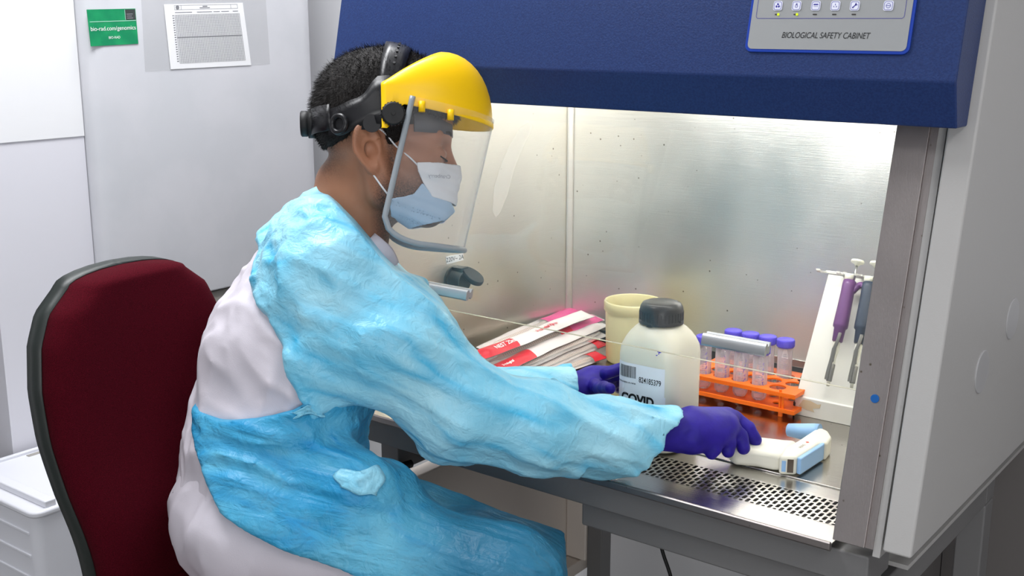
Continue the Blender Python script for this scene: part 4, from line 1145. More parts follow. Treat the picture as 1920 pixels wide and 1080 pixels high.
# profile axes (fixed horizontal / vertical-ish directions of the survey)
O_ = J(600, 600, 1.85).astype(np.float32)
Rf, Uf, Ff = RV.astype(np.float32), UV.astype(np.float32), FV.astype(np.float32)
def sw(P):
    q = P - O_; return q @ Rf, q @ Uf, q @ Ff
def prof_pts(L_, d=1.72):
    out = []
    for x, y in L_:
        q = J(x, y, d) - O_; out.append((q @ RV, q @ UV))
    return np.array(out, dtype=np.float32)
def poly_sd(s, w_, poly):
    """signed distance to a closed 2-D outline (negative inside)"""
    d = np.full(len(s), 1e9, dtype=np.float32); ins = np.zeros(len(s), dtype=bool); n = len(poly)
    for i in range(n):
        ax, ay = poly[i]; bx_, by_ = poly[(i+1) % n]; ex_, ey_ = bx_ - ax, by_ - ay
        t = np.clip(((s - ax) * ex_ + (w_ - ay) * ey_) / max(1e-12, ex_*ex_ + ey_*ey_), 0, 1)
        d = np.minimum(d, np.hypot(s - ax - t * ex_, w_ - ay - t * ey_))
        c = ((ay > w_) != (by_ > w_)) & (s < (bx_ - ax) * (w_ - ay) / (by_ - ay + 1e-12) + ax); ins ^= c
    return np.where(ins, -d, d)

# ------------------------------------------------------------------ office chair
M_maroon = mat('maroon_fabric', srgb(84, 12, 26), 0.95, spec=0.08, bump=(900, 0.35, 0.0008), var=(900, srgb(54, 6, 15), 0.35, 0.65))
CH_A = math.radians(6)
cf = Vector((math.cos(CH_A), math.sin(CH_A), 0)); cs = Vector((-math.sin(CH_A), math.cos(CH_A), 0))   # facing, chair's left
cc = Vector(J(255, 790, 1.93)); 
ch = empty('office_chair', (cc.x + 0.22, cc.y, 0), CH_A)
tag(ch, 'maroon upholstered office chair with a black back shell under the seated worker', 'chair')
def chair_outline(scale=1.0, n=64):
    """half width by height, backrest outline in (side, height)"""
    K = [(-0.36, 0.100), (-0.28, 0.114), (-0.18, 0.136), (-0.08, 0.160), (0.02, 0.176), (0.10, 0.180), (0.17, 0.171), (0.215, 0.150), (0.248, 0.108), (0.262, 0.06), (0.266, 0.0)]
    return [(w_, h) for h, w_ in K]
def back_surface(t, h, side, depth, w_):
    # curved shell: wraps slightly round the sitter, lumbar bulge
    return depth + 0.35 * (w_ * t) ** 2 * 1.2 + 0.05 * (h) * -1.0 * 0.6 + 0.022 * math.exp(-((h + 0.16) / 0.12) ** 2)
def back_mesh(grow, front, bulge, edge):
    K = chair_outline(); hs = [k[1] for k in K]; wsx = [k[0] for k in K]
    rows = []; NH, NW = 44, 26
    for i in range(NH + 1):
        u = i / NH
        h = -0.36 - grow + (0.626 + 2 * grow) * (1 - (1 - u) ** 1.6)
        hh = max(-0.36, min(0.2659, h)); w_ = float(np.interp(hh, hs, wsx)) + grow
        if i == NH: w_ = 0.03
        if h > 0.248: 
            q = (h - 0.248) / (0.018 + grow); w_ = (0.108 + grow) * math.sqrt(max(0.0, 1 - q * q)) 
            w_ = max(w_, 0.004)
        row = []
        for k in range(NW + 1):
            t = -1 + 2 * k / NW; t = math.sin(t * math.pi / 2)
            e = 1 - max(abs(t), 0) ** 6; e2 = min(1, (1 - u) / 0.08, u / 0.05 + 0.2)
            dpt = back_surface(t, h, 0, front + bulge * (max(e, 0) ** 0.6) * min(1, e2 ** 0.5), w_)
            p = cc + cs * (t * w_) + Vector((0, 0, h)) + cf * dpt
            row.append(p)
        rows.append(row)
    return rows
b = MB(); r1 = back_mesh(0.0, 0.012, 0.040, 0); b.grid(r1); r2 = back_mesh(0.0, -0.004, 0.0, 0); b.grid([list(reversed(r)) for r in r2])
n1 = len(r1); nw = len(r1[0])
for A1, A2 in (([r[0] for r in r1], [r[0] for r in r2]), ([r[-1] for r in r1], [r[-1] for r in r2]), (r1[-1], r2[-1]), (r1[0], r2[0])): b.grid([A1, A2])
b.build('backrest_cushion', M_maroon, ch, True)
b = MB(); r1 = back_mesh(0.0015, 0.002, 0.0, 0); b.grid(r1); r2 = back_mesh(0.003, -0.030, -0.004, 0); b.grid(r2)
for A1, A2 in (([r[0] for r in r1], [r[0] for r in r2]), ([r[-1] for r in r1], [r[-1] for r in r2]), (r1[-1], r2[-1]), (r1[0], r2[0])): b.grid([A1, A2])
b.build('back_shell', mat('shell_plastic', srgb(38, 44, 42), 0.4, bump=(300, 0.1, 0.001)), ch, True)
sc0 = cc + cf * 0.27; sc0.z = 0
b = MB(); P = [(0.25 * math.copysign(abs(math.cos(a)) ** 0.5, math.cos(a)), 0.23 * math.copysign(abs(math.sin(a)) ** 0.5, math.sin(a))) for a in [2*math.pi*k/40 for k in range(40)]]
rows = []
for s_, z in ((0.2, 0.545), (0.93, 0.545), (1.0, 0.56), (1.0, 0.60), (0.95, 0.617), (0.8, 0.624), (0.2, 0.622)):
    rows.append([sc0 + cf * (x * s_) + cs * (y * s_) + Vector((0, 0, z)) for x, y in P])
b.grid(rows, close=True); b.add(rows[0], [list(range(40))[::-1]]); b.add(rows[-1], [list(range(40))])
b.build('seat', M_maroon, ch, True)
b = MB(); b.tube([cc + Vector((0, 0, -0.30)) - cf * 0.03, cc + Vector((0, 0, -0.36)) - cf * 0.04, Vector((cc.x, cc.y, 0.54)) + cf * 0.02, sc0 + Vector((0, 0, 0.535))], 0.016, 10, flat=2.2); b.build('back_support', M_black, ch, True)
b = MB(); b.lathe([(0, 0.10), (0.03, 0.10), (0.03, 0.33), (0.018, 0.33), (0.018, 0.52), (0.06, 0.525), (0.06, 0.545), (0, 0.545)], 24, TR(*sc0)); b.build('gas_column', M_black, ch, True)
for k in range(5):
    a = CH_A + 2 * math.pi * k / 5 + 0.3; e = sc0 + Vector((math.cos(a), math.sin(a), 0)) * 0.29
    b = MB(); b.tube([sc0 + Vector((0, 0, 0.115)), sc0.lerp(e, 0.6) + Vector((0, 0, 0.10)), e + Vector((0, 0, 0.075))], [0.024, 0.018, 0.014], 10); lg = b.build('leg', M_black, ch, True)
    b = MB(); tdir = Vector((-math.sin(a), math.cos(a), 0))
    for s_ in (-1, 1): b.tube([e + tdir * 0.008 * s_ + Vector((0, 0, 0.026)), e + tdir * 0.022 * s_ + Vector((0, 0, 0.026))], 0.0258, 18)
    b.tube([e + Vector((0, 0, 0.03)), e + Vector((0, 0, 0.08))], 0.007, 10); b.build('castor', M_blackr, lg, True)
# ------------------------------------------------------------------ the seated worker
H_ = J(715, 265, 1.85)
HA = math.radians(43.5)
hx = np.array([math.cos(HA), math.sin(HA), 0.0]); hy = np.array([-math.sin(HA), math.cos(HA), 0.0])
# head frame follows the survey's vertical so its profile can be measured directly
hz = UV - hx * (UV @ hx) ; hz = hz - hy * 0.0; hz /= np.linalg.norm(hz)
hx = hx - hz * (hx @ hz); hx /= np.linalg.norm(hx); hy = np.cross(hz, hx)
HM_ = np.stack([hx, hy, hz], 1).astype(np.float32)
KPX = 1.85 / CAM_F
def HL(px, py, y=0.0):
    """head profile point (survey px) -> head-local (forward, left, up)"""
    return np.array([(px - 715) * KPX, y, (265 - py) * KPX], dtype=np.float32)
def hloc(P): return (P - H_.astype(np.float32)) @ HM_
def hworld(q): return H_ + HM_.astype(float) @ np.asarray(q, dtype=float)

def sd_cranium(q):
    d = ell(q, (0.006, 0, 0.047), (0.097, 0.076, 0.090))
    d = smin(d, ell(q, (-0.028, 0, 0.020), (0.062, 0.066, 0.066)), 0.03)
    d = smin(d, ell(q, (0.052, 0, 0.035), (0.060, 0.062, 0.060)), 0.03)
    return d
def sd_face(q, detail=True):
    qa = q.copy(); qa[:, 1] = np.abs(qa[:, 1])
    d = sd_cranium(q)
    d = smin(d, ell(q, (0.050, 0, -0.045), (0.057, 0.060, 0.082)), 0.025)
    d = smin(d, cap(qa, (0.004, 0.052, -0.085), (0.072, 0.016, -0.116), 0.020, 0.018), 0.03)
    d = smin(d, cap(qa, (-0.008, 0.056, -0.045), (0.004, 0.052, -0.085), 0.022, 0.020), 0.03)
    d = smin(d, ell(q, (0.074, 0, -0.113), (0.022, 0.026, 0.018)), 0.02)
    d = smin(d, cap(qa, (0.070, 0.044, -0.042), (0.040, 0.062, -0.030), 0.016, 0.014), 0.02)         # cheek bone
    if detail:
        d = smin(d, cap(qa, (0.098, 0.012, 0.001), (0.084, 0.046, 0.001), 0.0105, 0.010), 0.014)     # brow
        d = smax(d, -ell(qa, (0.107, 0.033, -0.022), (0.015, 0.019, 0.0135)), 0.012)                 # socket
        d = smin(d, ell(qa, (0.0865, 0.033, -0.026), (0.0155, 0.0165, 0.0125)), 0.005)               # lowered lid
        d = smin(d, cap(q, (0.099, 0, -0.012), (0.113, 0, -0.050), 0.0085, 0.0110), 0.012)           # nose
        d = smin(d, ell(qa, (0.106, 0.010, -0.053), (0.012, 0.0085, 0.008)), 0.006)
    return d
ea = math.radians(-12)
def sd_ear(q):
    """both ears: tilted disc, helix rim, concha and lobe"""
    p = q.copy(); p[:, 1] = np.abs(p[:, 1])
    c = np.array([-0.021, 0.079, -0.020], dtype=np.float32)
    # outward flare of the ear plane
    u = p - c
    fl = math.radians(24); fx = math.cos(fl); fy = math.sin(fl)
    a = u[:, 0] * fx - u[:, 1] * fy          # along ear width (front +)
    o = u[:, 0] * fy + u[:, 1] * fx          # out of the ear plane
    z = u[:, 2]
    ct, st_ = math.cos(ea), math.sin(ea)
    x2 = a * ct - z * st_; z2 = a * st_ + z * ct
    wz = np.where(z2 > 0, 0.036, 0.037); wx = np.where(z2 > 0, 0.0225, 0.0225 - 0.010 * np.clip(-z2 / 0.037, 0, 1) ** 1.2)
    r = np.sqrt((x2 / wx) ** 2 + (z2 / wz) ** 2)
    plate = np.maximum((r - 1) * 0.019, np.abs(o) - 0.0030)
    rim = np.hypot((r - 0.93) * 0.0215, o - 0.0035) - 0.0038
    rim = np.where((x2 > 0.010) & (z2 < 0.010), 1.0, rim)
    r2 = np.sqrt(((x2 + 0.002) / (wx * 0.62)) ** 2 + ((z2 - 0.002) / (wz * 0.62)) ** 2)
    anti = np.hypot((r2 - 0.95) * 0.0135, o - 0.0022) - 0.0030
    anti = np.where((x2 > 0.004), 1.0, anti)
    d = smin(plate, rim, 0.004); d = smin(d, anti, 0.003)
    d = smin(d, np.sqrt((x2 - 0.0135) ** 2 + ((z2 + 0.007) * 0.7) ** 2 + (o - 0.002) ** 2) - 0.0052, 0.004)        # tragus
    d = smin(d, np.sqrt((x2 + 0.001) ** 2 + (z2 + 0.030) ** 2 + ((o - 0.0005) * 1.5) ** 2) - 0.0075, 0.005)       # lobe
    root = np.sqrt(((u[:, 0] - 0.008) / 1.0) ** 2 + ((z) * 0.45) ** 2 + (u[:, 1] + 0.014) ** 2) - 0.012
    d = smin(d, root, 0.008)
    return smax(d, -(np.sqrt(((x2 - 0.005)) ** 2 + ((z2 + 0.004) * 0.75) ** 2 + ((o - 0.005) * 0.8) ** 2) - 0.0108), 0.003)

# joints of the body (world)
pel, bel, che, uch = J(478, 960, 1.90), J(512, 800, 1.91), J(572, 630, 1.91), J(622, 510, 1.92)
nkb, nkt = J(655, 430, 1.89), J(693, 345, 1.865)
rsh, rel, rwr = J(612, 522, 1.80), J(858, 752, 1.79), onz(1262, 808, 0.872)
lsh, lel, lwr = J(610, 500, 2.06), J(850, 752, 2.12), onz(1085, 730, 0.860)
rhp, rkn = J(492, 985, 1.80), J(925, 1105, 1.74)
lhp, lkn = J(560, 945, 2.00), J(965, 1068, 1.97)
ran, lan = Vector(rkn) + Vector((0.04, 0.10, -0.44)), Vector(lkn) + Vector((0.0, 0.06, -0.40))
TA = math.radians(55)
tf = np.array([math.cos(TA), math.sin(TA), 0], dtype=np.float32); tr_ = np.array([math.sin(TA), -math.cos(TA), 0], dtype=np.float32)
KS = 0.70
def tl(P):
    """torso space: forward, squeezed side, up (elliptic trunk)"""
    q = P - O_; return np.stack([q @ tf, (q @ tr_) * KS, q[:, 2]], 1)
def tlp(p): return tl(np.asarray(p, dtype=np.float32)[None])[0]
def sd_torso(P, g=0.0):
    q = tl(P)
    return chain(q, [(tlp(pel), 0.128 + g), (tlp(bel), 0.118 + g), (tlp(che), 0.122 + g), (tlp(uch), 0.098 + g)], 0.05)
def sd_lap(P, g=0.0):
    d1 = chain(P, [(rhp, 0.098 + g), (rkn, 0.072 + g)], 0.02); d2 = chain(P, [(lhp, 0.098 + g), (lkn, 0.070 + g)], 0.02)
    return smin(d1, d2, 0.10)
def sd_legs(P, g=0.0):
    d1 = chain(P, [(rhp, 0.098 + g), (rkn, 0.070 + g), (ran, 0.045 + g)], 0.02); d2 = chain(P, [(lhp, 0.098 + g), (lkn, 0.068 + g), (lan, 0.045 + g)], 0.02)
    return smin(d1, d2, 0.02)

# ---- hands
def hand_def(kind):
    """list of finger chains [(point, radius), ...] and the palm pieces, in world space"""
    if kind == 'right':
        pal = [(rwr, 0.031), (onz(1290, 806, 0.872), 0.030)]
        palm2 = [(onz(1300, 792, 0.880), onz(1362, 786, 0.874), 0.026, 0.021), (onz(1300, 822, 0.862), onz(1345, 818, 0.862), 0.026, 0.020), (onz(1300, 806, 0.872), onz(1360, 802, 0.870), 0.028, 0.022)]
        fin = [
            [(onz(1352, 782, 0.876), 0.0145), (onz(1376, 784, 0.872), 0.0135), (onz(1402, 803, 0.858), 0.0122), (onz(1416, 825, 0.838), 0.0112)],
            [(onz(1350, 792, 0.874), 0.0145), (onz(1368, 797, 0.872), 0.0137), (onz(1388, 818, 0.853), 0.0124), (onz(1394, 840, 0.836), 0.0112)],
            [(onz(1345, 806, 0.868), 0.0140), (onz(1358, 812, 0.866), 0.0134), (onz(1367, 831, 0.848), 0.0120), (onz(1365, 846, 0.836), 0.0110)],
            [(onz(1335, 818, 0.862), 0.0136), (onz(1338, 826, 0.858), 0.0128), (onz(1340, 841, 0.846), 0.0114), (onz(1334, 850, 0.838), 0.0106)],
            [(onz(1300, 800, 0.866), 0.0150), (onz(1338, 792, 0.850), 0.0125), (onz(1378, 806, 0.838), 0.0112), (onz(1404, 818, 0.842), 0.0100)],
        ]
    else:
        pal = [(lwr, 0.030), (onz(1112, 716, 0.866), 0.029)]
        palm2 = [(onz(1112, 716, 0.872), onz(1142, 705, 0.878), 0.024, 0.019), (onz(1112, 722, 0.858), onz(1142, 718, 0.856), 0.024, 0.019)]
        B = np.array([-0.985, 1.703, 0.0])
        fin = []
        for k, z in enumerate((0.915, 0.893, 0.871, 0.850)):
            kn = onz(1136, 700 + 5 * k, z - 0.012)
            # fingers close round the far side of the bottle
            fin.append([(kn, 0.0118), (np.array([-1.062, 1.765, z]), 0.011), (np.array([-1.035, 1.783, z]), 0.0102), (np.array([-0.985, 1.776, z + 0.002]), 0.0096)])
        fin.append([(onz(1110, 722, 0.868), 0.0145), (np.array([-1.088, 1.672, 0.885]), 0.0118), (np.array([-1.064, 1.648, 0.897]), 0.0108), (np.array([-1.040, 1.629, 0.905]), 0.0098)])
    return pal, palm2, fin
HANDS = {k: hand_def(k) for k in ('right', 'left')}
def sd_hand(P, kind, g=0.0):
    pal, palm2, fin = HANDS[kind]
    d = chain(P, [(p, r + g) for p, r in pal], 0.02)
    for a, b_, ra, rb in palm2: d = smin(d, cap(P, a, b_, ra + g, rb + g), 0.018)
    for f in fin:
        e = chain(P, [(p, r + g) for p, r in f], 0.004); d = smin(d, e, 0.006)
    return d
# ---- the body: one continuous surface from head to feet
def sd_body(P):
    q = hloc(P)
    d = smin(sd_face(q), sd_ear(q), 0.006)
    d = smin(d, chain(P, [(nkb, 0.062), (nkt, 0.058)], 0.03), 0.025)
    d = smin(d, cap(P, J(640, 345, 1.885), J(640, 420, 1.90), 0.042, 0.055), 0.03)
    d = smin(d, sd_torso(P, -0.016), 0.05)
    d = smin(d, chain(P, [(uch + (rsh - uch) * 0.3, 0.06), (rsh, 0.052), (rel, 0.042), (rwr, 0.026)], 0.02), 0.03)
    d = smin(d, chain(P, [(uch + (lsh - uch) * 0.3, 0.06), (lsh, 0.052), (lel, 0.042), (lwr, 0.026)], 0.02), 0.03)
    d = smin(d, sd_hand(P, 'right', -0.0022), 0.004); d = smin(d, sd_hand(P, 'left', -0.0022), 0.004)
    d = smin(d, sd_legs(P, -0.016), 0.03)
    for a in (ran, lan):
        a = np.array(a); d = smin(d, cap(P, a, a + np.array([0.10, 0.09, -0.055]), 0.036, 0.026), 0.02)
    return d
per = empty('person', (float(pel[0]), float(pel[1]), 0.0))
tag(per, 'seated person in white clothes, blue plastic gown, yellow face shield and purple gloves', 'person')
# skin
def skin_material():
    m = mat('skin', srgb(150, 104, 80), 0.5, sss=0.12, sssr=(0.012, 0.005, 0.003), bump=(500, 0.12, 0.0006))
    nt = m.node_tree; N = nt.nodes; L = nt.links; b = N['Principled BSDF']
    at = N.new('ShaderNodeAttribute'); at.attribute_name = 'stubble'
    n = N.new('ShaderNodeTexNoise'); n.inputs['Scale'].default_value = 420; n.inputs['Detail'].default_value = 2
    tc = N.new('ShaderNodeTexCoord'); L.new(tc.outputs['Object'], n.inputs['Vector'])
    mr = N.new('ShaderNodeMapRange'); mr.inputs['From Min'].default_value = 0.35; mr.inputs['From Max'].default_value = 0.65; mr.inputs['To Min'].default_value = 0.55
    L.new(n.outputs['Fac'], mr.inputs['Value'])
    mu = N.new('ShaderNodeMath'); mu.operation = 'MULTIPLY'; L.new(at.outputs['Fac'], mu.inputs[0]); L.new(mr.outputs[0], mu.inputs[1])
    n2 = N.new('ShaderNodeTexNoise'); n2.inputs['Scale'].default_value = 30; L.new(tc.outputs['Object'], n2.inputs['Vector'])
    m1 = N.new('ShaderNodeMix'); m1.data_type = 'RGBA'; m1.inputs['A'].default_value = srgb(176, 124, 94); m1.inputs['B'].default_value = srgb(156, 104, 78)
    L.new(n2.outputs['Fac'], m1.inputs['Factor'])
    m2 = N.new('ShaderNodeMix'); m2.data_type = 'RGBA'; m2.inputs['B'].default_value = srgb(40, 30, 27)
    L.new(mu.outputs[0], m2.inputs['Factor']); L.new(m1.outputs['Result'], m2.inputs['A']); L.new(m2.outputs['Result'], b.inputs['Base Color'])
    return m
def stubble(pos):
    q = hloc(pos); x, y, z = q[:, 0], np.abs(q[:, 1]), q[:, 2]
    jaw = np.clip((-0.045 - z) / 0.04, 0, 1) * np.clip((x + 0.022) / 0.022, 0, 1) * np.clip((0.0 + z + 0.185) / 0.03, 0, 1)
    side = np.clip(1 - np.abs(x - 0.016) / 0.016, 0, 1) * np.clip((0.01 - z) / 0.02, 0, 1) * np.clip((z + 0.09) / 0.03, 0, 1)
    nape = np.clip((-x - 0.045) / 0.035, 0, 1) * np.clip((z + 0.075) / 0.06, 0, 1) * np.clip((0.03 - z) / 0.01, 0, 1)
    fade = np.clip((z + 0.028) / 0.04, 0, 1) * np.clip((-x - 0.02) / 0.03, 0, 1)
    return {'stubble': np.clip(np.maximum.reduce([jaw * 1.0, side * 0.9, nape * 0.9, fade * 0.9]), 0, 1)}
BX = [axis_arr([(-1.75, -1.43, 0.008), (-1.43, -1.17, 0.0024), (-1.17, -0.74, 0.006)]),
      axis_arr([(0.90, 1.20, 0.008), (1.20, 1.46, 0.0024), (1.46, 1.85, 0.006)]),
      axis_arr([(0.14, 0.80, 0.010), (0.80, 1.12, 0.006), (1.12, 1.50, 0.0024)])]
per_body = sdf_obj('body', sd_body, None, None, None, skin_material(), per, smooth=1, band=0.02, axes=BX, attr=stubble, lam=0.2)

# eyes, brows, lashes
M_hair = mat('hair_dark', srgb(20, 17, 16), 0.6, bump=(700, 0.6, 0.002), var=(200, srgb(30, 26, 24), 0.4, 0.7), spec=0.25)
for sgn in (-1, 1):
    b = MB(); pts = [hworld((0.1075, sgn * 0.014, 0.0035)), hworld((0.107, sgn * 0.024, 0.008)), hworld((0.099, sgn * 0.038, 0.008)), hworld((0.087, sgn * 0.050, 0.002))]
    b.tube(cr(pts, 4), [0.002] + [0.0036] * 8 + [0.0028, 0.002, 0.0015, 0.001], 8); b.build('eyebrow', M_hair, per, True)
    b = MB(); pts = [hworld((0.0995, sgn * 0.020, -0.0345)), hworld((0.1025, sgn * 0.029, -0.036)), hworld((0.0985, sgn * 0.040, -0.034)), hworld((0.091, sgn * 0.048, -0.030))]
    b.tube(cr(pts, 4), 0.0013, 6); b.build('eyelash', M_hair, per, True)

# hair: cap mesh with short strands
hair_poly = np.array([HL(x, y)[[0, 2]] for x, y in [(560, 40), (880, 40), (872, 226), (828, 232), (790, 222), (764, 236), (752, 262), (748, 300), (740, 342), (724, 338), (726, 290), (722, 255), (700, 236), (676, 240), (660, 258), (652, 268), (632, 276), (600, 280), (560, 280)]], dtype=np.float32)
def sd_hair(P):
    q = hloc(P); d = sd_cranium(q)
    n = fbm(q * 55 + 3, 3) - 0.45
    z, x = q[:, 2], q[:, 0]
    thick = 0.003 + 0.010 * np.clip((z + 0.01) / 0.08, 0, 1) + 0.003 * np.clip(-x / 0.08, 0, 1)
    d = d - thick - 0.007 * n * np.clip((z + 0.02) / 0.06, 0.15, 1)
    return smax(d, poly_sd(q[:, 0], q[:, 2], hair_poly) + 0.006 * n, 0.004)
hb = [hworld((sx_, sy_, sz_)) for sx_ in (-0.14, 0.14) for sy_ in (-0.11, 0.11) for sz_ in (-0.08, 0.18)]
hlo = np.min(hb, 0); hhi = np.max(hb, 0)
hpos, hF = nets(sd_hair, *[axis_arr([(hlo[k], hhi[k], 0.0032)]) for k in range(3)], band=0.02)
hpos = lap(hpos, hF, 1)
rn = np.random.RandomState(3)
sel = rn.choice(len(hpos), 26000)
eps = 0.002
bp = hpos[sel].astype(np.float32)
g0 = np.stack([sd_hair(bp + A_(*[eps if k == j else 0 for k in range(3)])) - sd_hair(bp - A_(*[eps if k == j else 0 for k in range(3)])) for j in range(3)], 1)
g0 /= np.linalg.norm(g0, axis=1)[:, None] + 1e-9
ql = hloc(bp); keep = (ql[:, 2] > -0.045)
bp, g0, ql = bp[keep], g0[keep], ql[keep]
# strands lie along the skull, back and down, lifting a little
flow = (-0.6 * hx + -0.8 * hz).astype(np.float32)
tang = flow[None] - g0 * (g0 @ flow)[:, None] + 0.5 * rn.randn(len(bp), 3).astype(np.float32)
tang /= np.linalg.norm(tang, axis=1)[:, None] + 1e-9
dirn = g0 * (0.55 + 0.3 * rn.rand(len(bp), 1)) + tang * 0.8; dirn /= np.linalg.norm(dirn, axis=1)[:, None]
ln = (0.004 + 0.005 * np.clip((ql[:, 2] + 0.02) / 0.1, 0, 1))[:, None] * (0.6 + 0.8 * rn.rand(len(bp), 1))
side = np.cross(dirn, g0 + 0.3 * rn.randn(len(bp), 3)); side /= np.linalg.norm(side, axis=1)[:, None] + 1e-9
w0 = 0.00045
p0 = bp - g0 * 0.001
Vs = np.stack([p0 - side * w0, p0 + side * w0, p0 + dirn * ln + side * w0 * 0.2, p0 + dirn * ln - side * w0 * 0.2], 1).reshape(-1, 3)
Fs = np.arange(len(Vs)).reshape(-1, 4)
hm = np_mesh('hair', np.concatenate([hpos, Vs]), np.concatenate([hF, Fs + len(hpos)]))
hair = link('hair', hm, M_hair, per, True)
# ------------------------------------------------------------------ clothes
def plastic_film(name, c1, c2, c3, dirv, rough=0.34, dstr=0.5):
    """thin crumpled polythene gown: colour deepens where the film is doubled up in folds"""
    m = bpy.data.materials.new(name); m.use_nodes = True
    nt = m.node_tree; N = nt.nodes; L = nt.links; b = N['Principled BSDF']; out = N['Material Output']
    b.inputs['Roughness'].default_value = rough; b.inputs['Specular IOR Level'].default_value = 0.4
    tc = N.new('ShaderNodeTexCoord')
    def noi(scale, det, st=(1, 1, 1), dist=0.0):
        mp = N.new('ShaderNodeMapping'); mp.inputs['Scale'].default_value = st
        L.new(tc.outputs['Object'], mp.inputs[0])
        n = N.new('ShaderNodeTexNoise'); n.inputs['Scale'].default_value = scale; n.inputs['Detail'].default_value = det; n.inputs['Distortion'].default_value = dist
        L.new(mp.outputs[0], n.inputs['Vector']); return n
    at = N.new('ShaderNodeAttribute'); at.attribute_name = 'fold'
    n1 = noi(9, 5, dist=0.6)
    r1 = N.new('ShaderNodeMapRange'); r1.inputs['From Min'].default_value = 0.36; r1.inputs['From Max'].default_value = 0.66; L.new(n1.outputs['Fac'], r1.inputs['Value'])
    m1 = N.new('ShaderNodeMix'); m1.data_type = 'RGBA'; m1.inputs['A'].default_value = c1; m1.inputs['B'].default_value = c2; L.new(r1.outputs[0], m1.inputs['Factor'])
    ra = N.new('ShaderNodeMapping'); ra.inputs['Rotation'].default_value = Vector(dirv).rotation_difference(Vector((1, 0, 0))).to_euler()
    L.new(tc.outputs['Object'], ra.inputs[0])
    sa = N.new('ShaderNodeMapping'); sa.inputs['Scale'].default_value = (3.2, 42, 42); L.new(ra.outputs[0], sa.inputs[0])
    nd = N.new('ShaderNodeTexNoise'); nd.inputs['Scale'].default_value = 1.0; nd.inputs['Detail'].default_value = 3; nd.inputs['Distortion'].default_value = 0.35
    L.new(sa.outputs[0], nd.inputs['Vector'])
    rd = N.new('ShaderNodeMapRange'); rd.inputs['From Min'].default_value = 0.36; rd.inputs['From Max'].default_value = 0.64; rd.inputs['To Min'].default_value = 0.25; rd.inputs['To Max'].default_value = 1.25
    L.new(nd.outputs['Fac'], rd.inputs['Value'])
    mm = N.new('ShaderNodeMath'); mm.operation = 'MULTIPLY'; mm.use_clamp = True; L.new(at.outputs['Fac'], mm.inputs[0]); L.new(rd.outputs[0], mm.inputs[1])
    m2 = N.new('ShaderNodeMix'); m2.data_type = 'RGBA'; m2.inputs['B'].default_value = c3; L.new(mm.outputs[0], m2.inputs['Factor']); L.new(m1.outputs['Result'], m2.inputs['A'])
    at2 = N.new('ShaderNodeAttribute'); at2.attribute_name = 'shade_behind'
    m3 = N.new('ShaderNodeMix'); m3.data_type = 'RGBA'; m3.inputs['B'].default_value = srgb(24, 98, 130)  # darker teal: painted-in shade of the lap's hanging film
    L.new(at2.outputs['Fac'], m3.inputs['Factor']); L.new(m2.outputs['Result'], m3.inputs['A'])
    L.new(m3.outputs['Result'], b.inputs['Base Color'])
    n2 = noi(38, 4, dist=1.2); n3 = noi(120, 3, dist=0.8)
    b1 = N.new('ShaderNodeBump'); b1.inputs['Strength'].default_value = 0.55; b1.inputs['Distance'].default_value = 0.006; L.new(n2.outputs['Fac'], b1.inputs['Height'])
    b2 = N.new('ShaderNodeBump'); b2.inputs['Strength'].default_value = 0.35; b2.inputs['Distance'].default_value = 0.002; L.new(n3.outputs['Fac'], b2.inputs['Height']); L.new(b1.outputs[0], b2.inputs['Normal'])
    b3 = N.new('ShaderNodeBump'); b3.inputs['Strength'].default_value = dstr; b3.inputs['Distance'].default_value = 0.008; L.new(nd.outputs['Fac'], b3.inputs['Height']); L.new(b2.outputs[0], b3.inputs['Normal'])
    L.new(b3.outputs[0], b.inputs['Normal'])
    return m
M_shirt = mat('white_cotton', srgb(206, 201, 210), 0.9, spec=0.2, bump=(600, 0.25, 0.0008))

# right sleeve, left sleeve
SL_R = [(rsh, 0.086), (J(738, 640, 1.79), 0.090), (J(856, 769, 1.80), 0.073), (J(1000, 803, 1.835), 0.068), (J(1150, 822, 1.875), 0.057), (J(1262, 826, 1.905), 0.052)]
SL_L = [(lsh, 0.080), (lel, 0.068), (J(960, 758, 2.10), 0.058), (lwr, 0.046)]
armd = (rwr - rsh); armd = (armd / np.linalg.norm(armd)).astype(np.float32)
banddir = (J(690, 880, 1.70) - J(360, 800, 1.80)); banddir = (banddir / np.linalg.norm(banddir)).astype(np.float32)
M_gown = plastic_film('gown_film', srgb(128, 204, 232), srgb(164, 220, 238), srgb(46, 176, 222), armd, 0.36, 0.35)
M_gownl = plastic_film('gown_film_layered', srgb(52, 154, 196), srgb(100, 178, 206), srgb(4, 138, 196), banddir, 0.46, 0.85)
def aniso(P, d, along, across, seed=0.0):
    d = np.asarray(d, dtype=np.float32); d = d / np.linalg.norm(d); t = (P @ d)[:, None]
    return (P - t * d) * across + t * d * along + seed
gown_keep = prof_pts([(452, 415), (474, 462), (481, 505), (505, 560), (545, 640), (598, 784), (612, 772), (700, 730), (900, 710), (1100, 700), (1100, 560), (900, 540), (752, 505), (730, 482), (698, 448), (664, 408), (638, 382), (610, 356), (584, 336), (530, 372)], 1.80)
neck_hole = prof_pts([(578, 290), (584, 336), (608, 356), (636, 382), (662, 408), (694, 448), (722, 482), (748, 508), (790, 520), (840, 440), (840, 290)], 1.82)
def gown_shape(P):
    d = sd_torso(P, 0.014)
    d = smin(d, cap(P, J(562, 487, 1.90), J(622, 402, 1.90), 0.080, 0.056), 0.03)
    d = smin(d, cap(P, J(600, 440, 1.80), J(625, 500, 1.78), 0.060, 0.080), 0.05)
    d = smin(d, cap(P, J(690, 470, 1.90), J(722, 560, 1.92), 0.058, 0.075), 0.04)
    return d
